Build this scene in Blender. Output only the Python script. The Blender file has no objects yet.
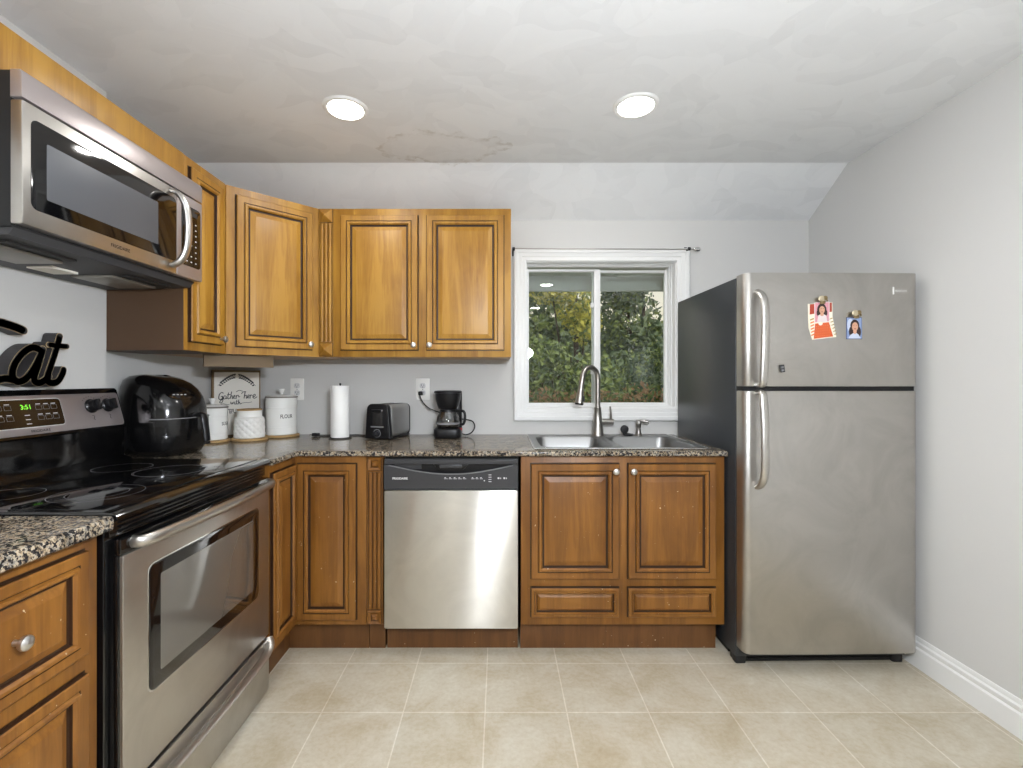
import bpy, bmesh, math, random
from mathutils import Vector, Matrix
random.seed(7)
PI = math.pi
S = bpy.context.scene
COL = S.collection

# ------------------------------------------------------------------ camera, world, light, exposure
cd = bpy.data.cameras.new('camera')
cam = bpy.data.objects.new('camera', cd); COL.objects.link(cam)
cam.location = (0, 0, 1.24); cam.rotation_euler = (PI/2, 0, 0)
cd.sensor_width = 36; cd.lens = 36*471/1023
cd.shift_x = 12.5/1023; cd.shift_y = -4/1023
cd.clip_start = .02
S.camera = cam
S.view_settings.view_transform = 'Standard'; S.view_settings.look = 'None'
S.view_settings.gamma = 1; S.view_settings.use_curve_mapping = False
S.view_settings.exposure = -0.25

w = bpy.data.worlds.new('sky'); S.world = w; w.use_nodes = True
wn = w.node_tree.nodes; wl = w.node_tree.links
bg = wn['Background']; bg.inputs['Strength'].default_value = 1.3
tc = wn.new('ShaderNodeTexCoord'); sp = wn.new('ShaderNodeSeparateXYZ'); cr = wn.new('ShaderNodeValToRGB')
wl.new(tc.outputs['Generated'], sp.inputs[0]); wl.new(sp.outputs['Z'], cr.inputs[0]); wl.new(cr.outputs[0], bg.inputs['Color'])
cr.color_ramp.elements[0].color = (1.0, .86, .66, 1); cr.color_ramp.elements[0].position = 0.0
cr.color_ramp.elements[1].color = (.70, .76, .86, 1); cr.color_ramp.elements[1].position = .6
sun = bpy.data.lights.new('sun', 'SUN'); sun.energy = 3.0; sun.angle = .05; sun.color = (1, .86, .66)
so = bpy.data.objects.new('sun', sun); COL.objects.link(so)
so.rotation_euler = (math.radians(48), 0, math.radians(35))     # shines from behind the house over the roof into the garden
LAMP_W = 5.0
LAMP_COL = (1.0, .985, .96)
FILL_GLOBE = 560.0         # radiance of the two bulbs of the added ceiling-fill pendant

# ------------------------------------------------------------------ materials
def lin(c):
    return tuple((x/255/12.92 if x/255 <= .04045 else ((x/255+.055)/1.055)**2.4) for x in c) + (1,)

def mat(name, color=(200, 200, 200), rough=.5, metal=0., spec=.5, coat=0., emit=None, estr=0., trans=0., bump=None, ior=1.45):
    m = bpy.data.materials.new(name); m.use_nodes = True
    b = m.node_tree.nodes['Principled BSDF']
    b.inputs['Base Color'].default_value = lin(color)
    b.inputs['Roughness'].default_value = rough; b.inputs['Metallic'].default_value = metal
    b.inputs['Specular IOR Level'].default_value = spec; b.inputs['Coat Weight'].default_value = coat
    b.inputs['Coat Roughness'].default_value = .08
    b.inputs['Transmission Weight'].default_value = trans; b.inputs['IOR'].default_value = ior
    if emit: b.inputs['Emission Color'].default_value = lin(emit); b.inputs['Emission Strength'].default_value = estr
    if bump: add_bump(m, *bump)
    return m

def N(m, t): return m.node_tree.nodes.new(t)
def Lk(m, a, b): m.node_tree.links.new(a, b)
def coords(m, scale=(1, 1, 1), kind='Object', loc=(0, 0, 0), rot=(0, 0, 0)):
    t = N(m, 'ShaderNodeTexCoord'); mp = N(m, 'ShaderNodeMapping')
    mp.inputs['Scale'].default_value = scale; mp.inputs['Location'].default_value = loc; mp.inputs['Rotation'].default_value = rot
    Lk(m, t.outputs[kind], mp.inputs[0]); return mp.outputs[0]
def noise(m, vec, scale, detail=4, rough=.55, dist=0):
    n = N(m, 'ShaderNodeTexNoise'); n.inputs['Scale'].default_value = scale; n.inputs['Detail'].default_value = detail
    n.inputs['Roughness'].default_value = rough; n.inputs['Distortion'].default_value = dist
    Lk(m, vec, n.inputs['Vector']); return n.outputs['Fac']
def ramp(m, fac, stops, interp='LINEAR'):
    r = N(m, 'ShaderNodeValToRGB'); e = r.color_ramp.elements; r.color_ramp.interpolation = interp
    while len(e) < len(stops): e.new(.5)
    for i, (p, c) in enumerate(stops):
        e[i].position = p; e[i].color = lin(c) if len(c) == 3 else c
    Lk(m, fac, r.inputs[0]); return r.outputs[0]
def mixc(m, fac, a, b, mode='MIX'):
    x = N(m, 'ShaderNodeMix'); x.data_type = 'RGBA'; x.blend_type = mode
    for s, v in ((x.inputs[0], fac), (x.inputs[6], a), (x.inputs[7], b)):
        if hasattr(v, 'is_output'): Lk(m, v, s)
        else: s.default_value = v
    return x.outputs[2]
def mrange(m, v, a, b, c, d):
    r = N(m, 'ShaderNodeMapRange'); r.inputs[1].default_value = a; r.inputs[2].default_value = b
    r.inputs[3].default_value = c; r.inputs[4].default_value = d; Lk(m, v, r.inputs[0]); return r.outputs[0]
def P(m): return m.node_tree.nodes['Principled BSDF']
def bumpn(m, h, strength, dist=.01):
    b = N(m, 'ShaderNodeBump'); b.inputs['Strength'].default_value = strength; b.inputs['Distance'].default_value = dist
    Lk(m, h, b.inputs['Height']); Lk(m, b.outputs[0], P(m).inputs['Normal'])
def add_bump(m, scale, strength, dist=.002, stretch=(1, 1, 1)):
    bumpn(m, noise(m, coords(m, stretch), scale), strength, dist)

def wood(name, dark, mid, light, rough=.42, nicks=0):
    m = mat(name, mid, rough, coat=.08); P(m).inputs['Coat Roughness'].default_value = .3
    v = coords(m, (9, 9, .9))
    a = noise(m, v, 1.6, 5, .6, .8)
    b = noise(m, coords(m, (60, 60, 2.2)), 2.5, 3, .6)
    c = noise(m, coords(m, (1, 1, 1)), 2.1, 2)
    f = N(m, 'ShaderNodeMath'); f.operation = 'MULTIPLY_ADD'; f.inputs[1].default_value = .28
    Lk(m, b, f.inputs[0]); Lk(m, a, f.inputs[2])
    g = N(m, 'ShaderNodeMath'); g.operation = 'MULTIPLY_ADD'; g.inputs[1].default_value = .45
    Lk(m, c, g.inputs[0]); Lk(m, f.outputs[0], g.inputs[2])
    col = ramp(m, g.outputs[0], [(.50, dark), (.82, mid), (1.06, light)])
    Lk(m, col, P(m).inputs['Base Color'])
    blot = noise(m, coords(m, (1, 1, .6)), 14, 3, .5, .5)
    col = mixc(m, mrange(m, blot, .35, .7, 0, .35), col, lin(light))
    if nicks:
        k = noise(m, coords(m, (1, 1, 1)), 95, 1, .4); k2 = noise(m, coords(m, loc=(3, 1, 2)), 7, 3, .6)
        mk = N(m, 'ShaderNodeMath'); mk.operation = 'MULTIPLY'
        Lk(m, mrange(m, k, .765, .785, 0, 1), mk.inputs[0]); Lk(m, mrange(m, k2, .48, .56, 0, 1), mk.inputs[1])
        col = mixc(m, mk.outputs[0], col, lin((205, 190, 165)))
    Lk(m, col, P(m).inputs['Base Color'])
    bumpn(m, b, .05, .002)
    return m
M = {}
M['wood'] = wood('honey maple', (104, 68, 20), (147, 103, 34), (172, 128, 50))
M['wood_low'] = wood('darker maple', (80, 47, 15), (114, 72, 25), (136, 90, 35), nicks=1)  # maple in a darker, redder tone for the lower cabinets
M['glaze_shade'] = mat('dark glaze', (46, 26, 12), .45)
M['side'] = mat('brown laminate', (82, 60, 42), .5, bump=(40, .05))
M['rail'] = mat('unfinished brown board', (112, 94, 70), .6)
M['toe'] = wood('toe board', (70, 41, 17), (94, 59, 26), (108, 71, 35), .5, 1)
M['knob'] = mat('satin nickel', (205, 203, 200), .32, 1)
M['chrome'] = mat('polished chrome', (215, 215, 215), .12, 1)

def steel(name, color, rough=.30, stretch=(1, 1, 90), aniso=0):
    m = mat(name, color, rough, 1)
    n = noise(m, coords(m, stretch), 6, 3)
    sm = noise(m, coords(m, (1, 1, 1)), 3.2, 5, .6, 2.2)
    if not aniso: Lk(m, mrange(m, sm, .3, .7, rough*.88, rough*1.15), P(m).inputs['Roughness'])
    if aniso:
        tg = N(m, 'ShaderNodeCombineXYZ'); tg.inputs[2].default_value = 1
        Lk(m, tg.outputs[0], P(m).inputs['Tangent']); P(m).inputs['Anisotropic'].default_value = aniso
    c2 = tuple(max(0, x-10) for x in color)
    Lk(m, mixc(m, mrange(m, sm, .35, .65, 0, 1), lin(color), lin(c2)), P(m).inputs['Base Color'])
    if not aniso: bumpn(m, n, .05, .0006)
    return m
M['steel'] = steel('brushed stainless steel', (200, 197, 192), .33)
M['steel_fridge'] = steel('smudged stainless steel', (188, 185, 180), .36)
M['steel_dw'] = steel('dishwasher stainless steel', (224, 221, 214), .33, (1, 1, 90), .98)
M['steel_dark'] = mat('satin silver finish', (176, 167, 166), .36, .7)
M['sinksteel'] = mat('sink steel', (146, 146, 145), .4, 1)
M['nickel'] = mat('brushed nickel', (168, 164, 158), .3, 1)
M['black'] = mat('black plastic', (18, 18, 20), .32, spec=.4)
M['blackmatte'] = mat('matte black plastic', (26, 26, 27), .55)
M['blackgloss'] = mat('gloss black enamel', (10, 10, 11), .08, coat=.6)
M['blackglass'] = mat('black ceramic glass', (8, 8, 10), .05, coat=.5)
M['charcoal'] = mat('charcoal textured enamel', (44, 47, 50), .34, bump=(260, .25, .0012))
M['panelblack'] = mat('dark grey control panel', (52, 52, 54), .42)
M['grey'] = mat('grey plastic', (120, 120, 122), .45)
M['ltgrey'] = mat('light grey print', (205, 205, 205), .5)
M['whiteprint'] = mat('white print', (225, 225, 222), .5)
M['darkprint'] = mat('dark print', (48, 46, 46), .6)
M['green'] = mat('green clock digits', (120, 220, 60), .5, emit=(130, 230, 60), estr=.8)
M['ring'] = mat('burner ring print', (112, 112, 116), .3)
M['meshglass'] = mat('screened door glass', (84, 86, 90), .45, .0)
M['ovenglass'] = mat('oven door glass', (96, 92, 86), .08, .0, coat=.6)
M['under'] = mat('painted underside', (58, 58, 60), .5)
M['filter'] = mat('aluminium filter', (150, 146, 138), .4, .7)
M['trimwhite'] = mat('white painted trim', (228, 228, 226), .35)
M['vinyl'] = mat('white vinyl', (226, 226, 224), .4)
M['outlet'] = mat('white outlet plastic', (236, 235, 230), .35)
M['hole'] = mat('dark slot', (35, 33, 32), .6)
M['enamel'] = mat('white enamel', (240, 240, 236), .25)
M['lidgrey'] = mat('grey rim', (120, 112, 104), .5)
M['ceramic'] = mat('white ceramic', (238, 237, 232), .3)
M['bamboo'] = mat('tan wood', (178, 146, 98), .5, bump=(60, .1))
M['paper'] = mat('paper towel', (244, 244, 242), .9, bump=(220, .25, .0015))
M['signwhite'] = mat('white sign board', (232, 228, 218), .7)
M['signwood'] = mat('grey brown wood', (126, 106, 78), .7, bump=(30, .2))
M['ink'] = mat('charcoal ink', (54, 54, 56), .7)
M['letterblack'] = mat('black painted wood', (54, 52, 53), .5, bump=(50, .15))
M['letteredge'] = mat('rubbed tan edge', (178, 156, 118), .6)
M['rubber'] = mat('black rubber', (24, 24, 26), .6)
M['dgrey'] = mat('dark smoked plastic', (38, 38, 41), .2)
M['toasterside'] = mat('toaster steel', (178, 178, 178), .42, .8)
M['red'] = mat('red switch', (190, 40, 40), .4)
M['brass'] = mat('antique brass', (150, 132, 98), .35, 1)
M['palebrass'] = mat('pale brass', (196, 184, 156), .35, .6)
M['tealedge'] = mat('greenish glass edge', (150, 172, 168), .3)
M['globe'] = mat('lit frosted globe', (255, 255, 255), .5, emit=(240, 246, 255), estr=FILL_GLOBE)
M['lens'] = mat('lit lens', (255, 255, 255), .5, emit=(255, 250, 240), estr=14)

def glassmat(name, tint=(1, 1, 1, 1), refl=.10):
    m = bpy.data.materials.new(name); m.use_nodes = True; nt = m.node_tree
    nt.nodes.remove(nt.nodes['Principled BSDF'])
    t = N(m, 'ShaderNodeBsdfTransparent'); g = N(m, 'ShaderNodeBsdfGlossy'); x = N(m, 'ShaderNodeMixShader'); f = N(m, 'ShaderNodeLayerWeight')
    t.inputs[0].default_value = tint; g.inputs['Roughness'].default_value = .01
    f.inputs['Blend'].default_value = refl
    Lk(m, f.outputs['Fresnel'], x.inputs[0]); Lk(m, t.outputs[0], x.inputs[1]); Lk(m, g.outputs[0], x.inputs[2])
    Lk(m, x.outputs[0], nt.nodes['Material Output'].inputs[0]); return m
M['pane'] = glassmat('window glass', (.93, .96, .94, 1), .35)
M['carafe'] = glassmat('coffee carafe glass', (.62, .60, .58, 1), .6)

def paint(name, col, b=.04):
    m = mat(name, col, .75, spec=.25)
    n = noise(m, coords(m), 140, 3); bumpn(m, n, b, .003); return m
M['wall'] = paint('pale grey wall paint', (203, 202, 199))
M['dgarden'] = mat('garden soil', (96, 84, 62), .9)

def ceilmat():
    m = mat('skip trowel plaster', (214, 214, 212), .8, spec=.2)
    base = coords(m)
    d = N(m, 'ShaderNodeTexNoise'); d.inputs['Scale'].default_value = 2.3; d.inputs['Detail'].default_value = 2
    Lk(m, base, d.inputs['Vector'])
    vm = N(m, 'ShaderNodeVectorMath'); vm.operation = 'MULTIPLY_ADD'; vm.inputs[1].default_value = (.5, .5, .0)
    Lk(m, d.outputs['Color'], vm.inputs[0]); Lk(m, base, vm.inputs[2])
    mp = N(m, 'ShaderNodeMapping'); mp.inputs['Scale'].default_value = (5.6, 8.6, 1); mp.inputs['Rotation'].default_value = (0, 0, .5)
    Lk(m, vm.outputs[0], mp.inputs[0])
    v = N(m, 'ShaderNodeTexVoronoi'); v.inputs['Scale'].default_value = 1.0; v.inputs['Randomness'].default_value = 1
    Lk(m, mp.outputs[0], v.inputs['Vector'])
    s = N(m, 'ShaderNodeSeparateColor'); Lk(m, v.outputs['Color'], s.inputs[0])
    v2 = N(m, 'ShaderNodeTexVoronoi'); v2.inputs['Scale'].default_value = 2.1
    Lk(m, mp.outputs[0], v2.inputs['Vector'])
    s2 = N(m, 'ShaderNodeSeparateColor'); Lk(m, v2.outputs['Color'], s2.inputs[0])
    mul = N(m, 'ShaderNodeMath'); mul.operation = 'MULTIPLY_ADD'; mul.inputs[1].default_value = .5
    Lk(m, s2.outputs[0], mul.inputs[0]); Lk(m, s.outputs[0], mul.inputs[2])
    Lk(m, ramp(m, mul.outputs[0], [(.1, (220, 221, 221)), (.6, (224, 225, 225)), (1.3, (227, 228, 228))]), P(m).inputs['Base Color'])
    pm = N(m, 'ShaderNodeMapping'); pm.inputs['Location'].default_value = (.29/.30, -2.30/.16, -2.37); pm.inputs['Scale'].default_value = (1/.30, 1/.16, 1)
    Lk(m, base, pm.inputs[0])
    dn = noise(m, base, 7, 4, .6)
    ln = N(m, 'ShaderNodeVectorMath'); ln.operation = 'LENGTH'; Lk(m, pm.outputs[0], ln.inputs[0])
    av = N(m, 'ShaderNodeMath'); av.operation = 'MULTIPLY_ADD'; av.inputs[1].default_value = 1.6; Lk(m, dn, av.inputs[0]); Lk(m, ln.outputs['Value'], av.inputs[2])
    edge = ramp(m, av.outputs[0], [(0, (90, 90, 90)), (.78, (90, 90, 90)), (.86, (255, 255, 255)), (.90, (0, 0, 0))])
    sc_ = N(m, 'ShaderNodeMath'); sc_.operation = 'MULTIPLY'; sc_.inputs[1].default_value = .5; Lk(m, av.outputs[0], sc_.inputs[0])
    m.node_tree.links.remove([l for l in m.node_tree.links if l.from_node == av and l.to_node.type == 'VALTORGB'][0])
    Lk(m, sc_.outputs[0], edge.node.inputs[0])
    old = P(m).inputs['Base Color'].links[0].from_socket
    brk = noise(m, base, 22, 3, .6)
    fm = N(m, 'ShaderNodeMath'); fm.operation = 'MULTIPLY'; Lk(m, edge, fm.inputs[0]); Lk(m, mrange(m, brk, .42, .6, .15, .75), fm.inputs[1])
    Lk(m, mixc(m, fm.outputs[0], old, lin((194, 191, 185))), P(m).inputs['Base Color'])
    n = noise(m, coords(m), 30, 4)
    ad = N(m, 'ShaderNodeMath'); ad.operation = 'MULTIPLY_ADD'; ad.inputs[1].default_value = .35
    Lk(m, n, ad.inputs[0]); Lk(m, mul.outputs[0], ad.inputs[2])
    bumpn(m, ad.outputs[0], .17, .006)
    return m
M['ceil'] = ceilmat()

def tilemat():
    m = mat('beige floor tile', (200, 186, 160), .42)
    v = coords(m, loc=(.052, -2.062+.305*10, 0))
    b = N(m, 'ShaderNodeTexBrick'); b.offset = 0; b.squash = 1
    b.inputs['Scale'].default_value = 1; b.inputs['Brick Width'].default_value = .305; b.inputs['Row Height'].default_value = .305
    b.inputs['Mortar Size'].default_value = .0028; b.inputs['Mortar Smooth'].default_value = .3; b.inputs['Bias'].default_value = 0
    b.inputs['Color1'].default_value = lin((192, 186, 170)); b.inputs['Color2'].default_value = lin((200, 194, 179)); b.inputs['Mortar'].default_value = lin((220, 216, 206))
    Lk(m, v, b.inputs['Vector'])
    n = noise(m, coords(m), 5, 6, .65, .6); n2 = noise(m, coords(m), 60, 4, .6)
    c = mixc(m, 1, b.outputs['Color'], ramp(m, n, [(.3, (226, 216, 200)), (.65, (255, 255, 255))]), 'MULTIPLY')
    c = mixc(m, .5, c, ramp(m, n2, [(.3, (232, 224, 208)), (.6, (255, 255, 255))]), 'MULTIPLY')
    Lk(m, c, P(m).inputs['Base Color'])
    inv = N(m, 'ShaderNodeMath'); inv.operation = 'MULTIPLY_ADD'; inv.inputs[1].default_value = -1
    Lk(m, b.outputs['Fac'], inv.inputs[0]); Lk(m, mrange(m, n2, 0, 1, 1, 1.12), inv.inputs[2])
    bumpn(m, inv.outputs[0], .35, .003)
    return m
M['tile'] = tilemat()

def granite():
    m = mat('speckled granite', (150, 140, 128), .14, spec=.3)
    c = coords(m)
    n1 = noise(m, c, 115, 3, .6, .1); n2 = noise(m, c, 75, 4, .65, .2); n3 = noise(m, c, 170, 2, .6)
    base = ramp(m, n2, [(.36, (96, 88, 80)), (.44, (156, 138, 112)), (.51, (174, 162, 142)), (.60, (126, 122, 116))])
    dk = ramp(m, n1, [(.455, (0, 0, 0)), (.495, (255, 255, 255))])
    col = mixc(m, dk, lin((38, 37, 38)), base)
    col = mixc(m, ramp(m, n3, [(.56, (0, 0, 0)), (.63, (255, 255, 255))]), col, lin((58, 55, 54)))
    n4 = noise(m, c, 24, 3, .6, .3)
    col = mixc(m, 1, col, ramp(m, n4, [(.36, (186, 183, 180)), (.54, (255, 255, 255))]), 'MULTIPLY')
    Lk(m, col, P(m).inputs['Base Color'])
    return m
M['granite'] = granite()

def leafmat(name, a, b, t=.25):
    m = mat(name, a, .6, spec=.3)
    g = N(m, 'ShaderNodeObjectInfo')
    n = noise(m, coords(m), 9, 3)
    Lk(m, ramp(m, n, [(.35, a), (.65, b)]), P(m).inputs['Base Color'])
    P(m).inputs['Subsurface Weight'].default_value = 0
    return m
M['leaf_green'] = leafmat('mid green leaves', (100, 118, 70), (140, 152, 92))
M['leaf_dark'] = leafmat('dark green leaves', (78, 96, 74), (118, 132, 104))
M['leaf_yellow'] = leafmat('yellow green leaves', (186, 182, 82), (214, 206, 110))
M['leaf_brown'] = leafmat('russet leaves', (150, 116, 84), (186, 150, 114))
M['leaf_grass'] = leafmat('grass', (88, 104, 60), (120, 130, 80))
M['bark'] = mat('bark', (66, 54, 44), .9)
M['soffit'] = mat('white soffit boards', (196, 198, 196), .7)

# ------------------------------------------------------------------ mesh builder
class MB:
    def __init__(s): s.bm = bmesh.new(); s.mats = []
    def mi(s, m):
        if m not in s.mats: s.mats.append(m)
        return s.mats.index(m)
    def face(s, vs, m):
        try:
            f = s.bm.faces.new(vs); f.material_index = s.mi(m); return f
        except ValueError: return None
    def box(s, a, b, m, bev=0, seg=2, T=None):
        x0, y0, z0 = a; x1, y1, z1 = b
        x0, x1 = min(x0, x1), max(x0, x1); y0, y1 = min(y0, y1), max(y0, y1); z0, z1 = min(z0, z1), max(z0, z1)
        t = bmesh.new()
        v = [t.verts.new((x, y, z)) for x in (x0, x1) for y in (y0, y1) for z in (z0, z1)]
        for q in ((0, 1, 3, 2), (4, 6, 7, 5), (0, 4, 5, 1), (2, 3, 7, 6), (0, 2, 6, 4), (1, 5, 7, 3)): t.faces.new([v[i] for i in q])
        if bev: bmesh.ops.bevel(t, geom=list(t.edges), offset=min(bev, .49*min(x1-x0, y1-y0, z1-z0)), segments=seg, affect='EDGES', profile=.5)
        s.add(t, m, T)
    def add(s, t, m, T=None):
        if T is not None: bmesh.ops.transform(t, matrix=T, verts=t.verts)
        k = s.mi(m); mp = {}
        for v in t.verts: mp[v] = s.bm.verts.new(v.co)
        for f in t.faces:
            try: n = s.bm.faces.new([mp[v] for v in f.verts]); n.material_index = k
            except ValueError: pass
        t.free()
    def prism(s, pts, axis, a, b, m, bev=0, seg=2, T=None, caps=True):
        """extrude a 2D polygon along an axis: 'x' pts=(y,z), 'y' pts=(x,z), 'z' pts=(x,y)"""
        f = {'x': lambda p, t: (t, p[0], p[1]), 'y': lambda p, t: (p[0], t, p[1]), 'z': lambda p, t: (p[0], p[1], t)}[axis]
        t = bmesh.new()
        A = [t.verts.new(f(p, a)) for p in pts]; B = [t.verts.new(f(p, b)) for p in pts]
        n = len(pts)
        for i in range(n): t.faces.new((A[i], A[(i+1) % n], B[(i+1) % n], B[i]))
        if caps: t.faces.new(A[::-1]); t.faces.new(B)
        bmesh.ops.recalc_face_normals(t, faces=t.faces)
        if bev:
            es = [e for e in t.edges if len([1 for f2 in e.link_faces if len(f2.verts) == n]) >= 1] if n > 4 else list(t.edges)
            bmesh.ops.bevel(t, geom=es, offset=bev, segments=seg, affect='EDGES', profile=.5)
        s.add(t, m, T)
    def lathe(s, prof, c, m, seg=32, axis='z', T=None, a0=0, mats=None):
        """prof: list of (r, h)"""
        t = bmesh.new(); rings = []
        for r, h in prof:
            if r < 1e-6: rings.append([t.verts.new((0, 0, h))])
            else: rings.append([t.verts.new((r*math.cos(a0+2*PI*i/seg), r*math.sin(a0+2*PI*i/seg), h)) for i in range(seg)])
        fm = {}
        for k in range(len(rings)-1):
            A, B = rings[k], rings[k+1]
            for i in range(seg):
                j = (i+1) % seg
                if len(A) == 1 and len(B) == 1: continue
                if len(A) == 1: f = t.faces.new((A[0], B[j], B[i]))
                elif len(B) == 1: f = t.faces.new((A[i], A[j], B[0]))
                else: f = t.faces.new((A[i], A[j], B[j], B[i]))
        if len(rings[0]) > 1: t.faces.new(rings[0][::-1])
        if len(rings[-1]) > 1: t.faces.new(rings[-1])
        bmesh.ops.recalc_face_normals(t, faces=t.faces)
        R = Matrix.Identity(4)
        if axis == 'y': R = Matrix.Rotation(PI/2, 4, 'X')       # h goes to -y
        if axis == 'x': R = Matrix.Rotation(PI/2, 4, 'Y')       # h goes to +x
        X = Matrix.Translation(c) @ R
        if T is not None: X = T @ X
        s.add(t, m, X)
    def cyl(s, c, r, h, m, seg=24, axis='z', bev=0, T=None):
        if bev: s.lathe([(r-bev, 0), (r, bev), (r, h-bev), (r-bev, h)], c, m, seg, axis, T)
        else: s.lathe([(r, 0), (r, h)], c, m, seg, axis, T)
    def tube(s, pts, r, m, seg=10, flat=(1, 1), up=None, T=None, smooth=0):
        pts = [Vector(p) for p in pts]
        if smooth: pts = spline(pts, smooth)
        n = len(pts); rs = r if isinstance(r, (list, tuple)) else [r]*n
        if len(rs) != n: rs = [rs[0] + (rs[-1]-rs[0])*i/(n-1) for i in range(n)]
        t = bmesh.new(); rings = []; prev = None
        for i, p in enumerate(pts):
            d = (pts[min(i+1, n-1)]-pts[max(i-1, 0)]).normalized()
            if up is not None: u = Vector(up)
            elif prev is None: u = Vector((0, 0, 1)) if abs(d.z) < .9 else Vector((1, 0, 0))
            else: u = prev
            u = (u-d*u.dot(d)).normalized(); v = d.cross(u); prev = u
            rings.append([t.verts.new(p+(u*math.cos(2*PI*k/seg)*flat[0]+v*math.sin(2*PI*k/seg)*flat[1])*rs[i]) for k in range(seg)])
        for A, B in zip(rings, rings[1:]):
            for k in range(seg): t.faces.new((A[k], A[(k+1) % seg], B[(k+1) % seg], B[k]))
        t.faces.new(rings[0][::-1]); t.faces.new(rings[-1])
        bmesh.ops.recalc_face_normals(t, faces=t.faces)
        s.add(t, m, T)
    def rings(s, x0, z0, x1, z1, ring, cap, T=None):
        """nested rectangles in the xz plane facing -y; ring=[(inset,y,material of the band leading here)]"""
        prev = None
        for ins, y, m in ring:
            cur = [s.bm.verts.new((T @ Vector(p)) if T is not None else p) for p in ((x0+ins, y, z0+ins), (x1-ins, y, z0+ins), (x1-ins, y, z1-ins), (x0+ins, y, z1-ins))]
            if prev:
                for k in range(4): s.face((prev[k], prev[(k+1) % 4], cur[(k+1) % 4], cur[k]), m)
            prev = cur
        s.face(prev, cap)
    def ribbon(s, pts, wd, axisn, d0, d1, m, T=None, smooth=0):
        """flat pen stroke in (u,v), extruded from depth d0 to d1; round ends"""
        P2 = [Vector((p[0], p[1], 0)) for p in pts]
        if smooth: P2 = spline(P2, smooth)
        n = len(P2); ws = wd if isinstance(wd, (list, tuple)) else [wd]*n
        if len(ws) != n: ws = [ws[min(int(i*(len(ws)-1)/(n-1)), len(ws)-1)] for i in range(n)]
        Lf, Rt = [], []
        for i, p in enumerate(P2):
            d = (P2[min(i+1, n-1)]-P2[max(i-1, 0)])
            d = d.normalized() if d.length > 1e-9 else Vector((1, 0, 0))
            q = Vector((-d.y, d.x, 0))*ws[i]/2
            Lf.append(p+q); Rt.append(p-q)
        for i in range(n-1):
            quad = [Lf[i], Rt[i], Rt[i+1], Lf[i+1]]
            s._ext(quad, axisn, d0, d1, m, T)
        for i in (0, n-1):
            if ws[i] > .0005:
                c = P2[i]; s._ext([c+Vector((math.cos(2*PI*k/12), math.sin(2*PI*k/12), 0))*ws[i]/2 for k in range(12)], axisn, d0, d1, m, T)
        # round joints
        for i in range(1, n-1):
            if ws[i] > .004:
                c = P2[i]; s._ext([c+Vector((math.cos(2*PI*k/12), math.sin(2*PI*k/12), 0))*ws[i]/2 for k in range(12)], axisn, d0, d1, m, T)
    def _ext(s, poly, axisn, d0, d1, m, T):
        s.prism([(p.x, p.y) for p in poly], axisn, d0, d1, m, T=T)
    def text(s, body, size, T, m, depth=.0004, align='CENTER', wrap=None, sx=1):
        """lettering in the xz plane facing -y at T"""
        me = text_mesh(body, size, align)
        k = s.mi(m); vs = []
        for v in me.vertices:
            x, z = v.co.x*sx, v.co.y; y = -v.co.z
            if wrap: a = x/wrap; p = Vector((wrap*math.sin(a), -wrap*math.cos(a)-depth, z))
            else: p = Vector((x, -depth, z))
            vs.append(s.bm.verts.new(T @ p))
        for p in me.polygons:
            try: f = s.bm.faces.new([vs[i] for i in p.vertices]); f.material_index = k
            except ValueError: pass
    def build(s, name, parent=None, angle=.62, smooth=True):
        me = bpy.data.meshes.new(name)
        s.bm.normal_update()
        s.bm.to_mesh(me); s.bm.free()
        for m in s.mats: me.materials.append(M[m] if isinstance(m, str) else m)
        if smooth:
            me.polygons.foreach_set('use_smooth', [True]*len(me.polygons)); me.set_sharp_from_angle(angle=angle)
        o = bpy.data.objects.new(name, me); COL.objects.link(o)
        if parent: o.parent = parent
        return o

def spline(pts, k):
    """Catmull-Rom through pts with k steps each"""
    out = []; n = len(pts)
    for i in range(n-1):
        p0, p1, p2, p3 = pts[max(i-1, 0)], pts[i], pts[i+1], pts[min(i+2, n-1)]
        for j in range(k):
            t = j/k
            out.append(.5*((2*p1)+(p2-p0)*t+(2*p0-5*p1+4*p2-p3)*t*t+(3*p1-p0-3*p2+p3)*t*t*t))
    out.append(pts[-1]); return out

_tx = {}
def text_mesh(body, size, align):
    key = (body, size, align)
    if key in _tx: return _tx[key]
    cu = bpy.data.curves.new('lettering', 'FONT'); cu.body = body; cu.size = size; cu.align_x = align; cu.align_y = 'CENTER'
    cu.resolution_u = 3; cu.offset = size*.018
    o = bpy.data.objects.new('lettering', cu); COL.objects.link(o)
    dg = bpy.context.evaluated_depsgraph_get()
    me = bpy.data.meshes.new_from_object(o.evaluated_get(dg))
    bpy.data.objects.remove(o); bpy.data.curves.remove(cu)
    _tx[key] = me; return me

def rrect(x0, z0, x1, z1, r, n=5):
    out = []
    for cx, cz, a in ((x1-r, z0+r, -PI/2), (x1-r, z1-r, 0), (x0+r, z1-r, PI/2), (x0+r, z0+r, PI)):
        for i in range(n+1):
            t = a+PI/2*i/n; out.append((cx+r*math.cos(t), cz+r*math.sin(t)))
    return out

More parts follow.
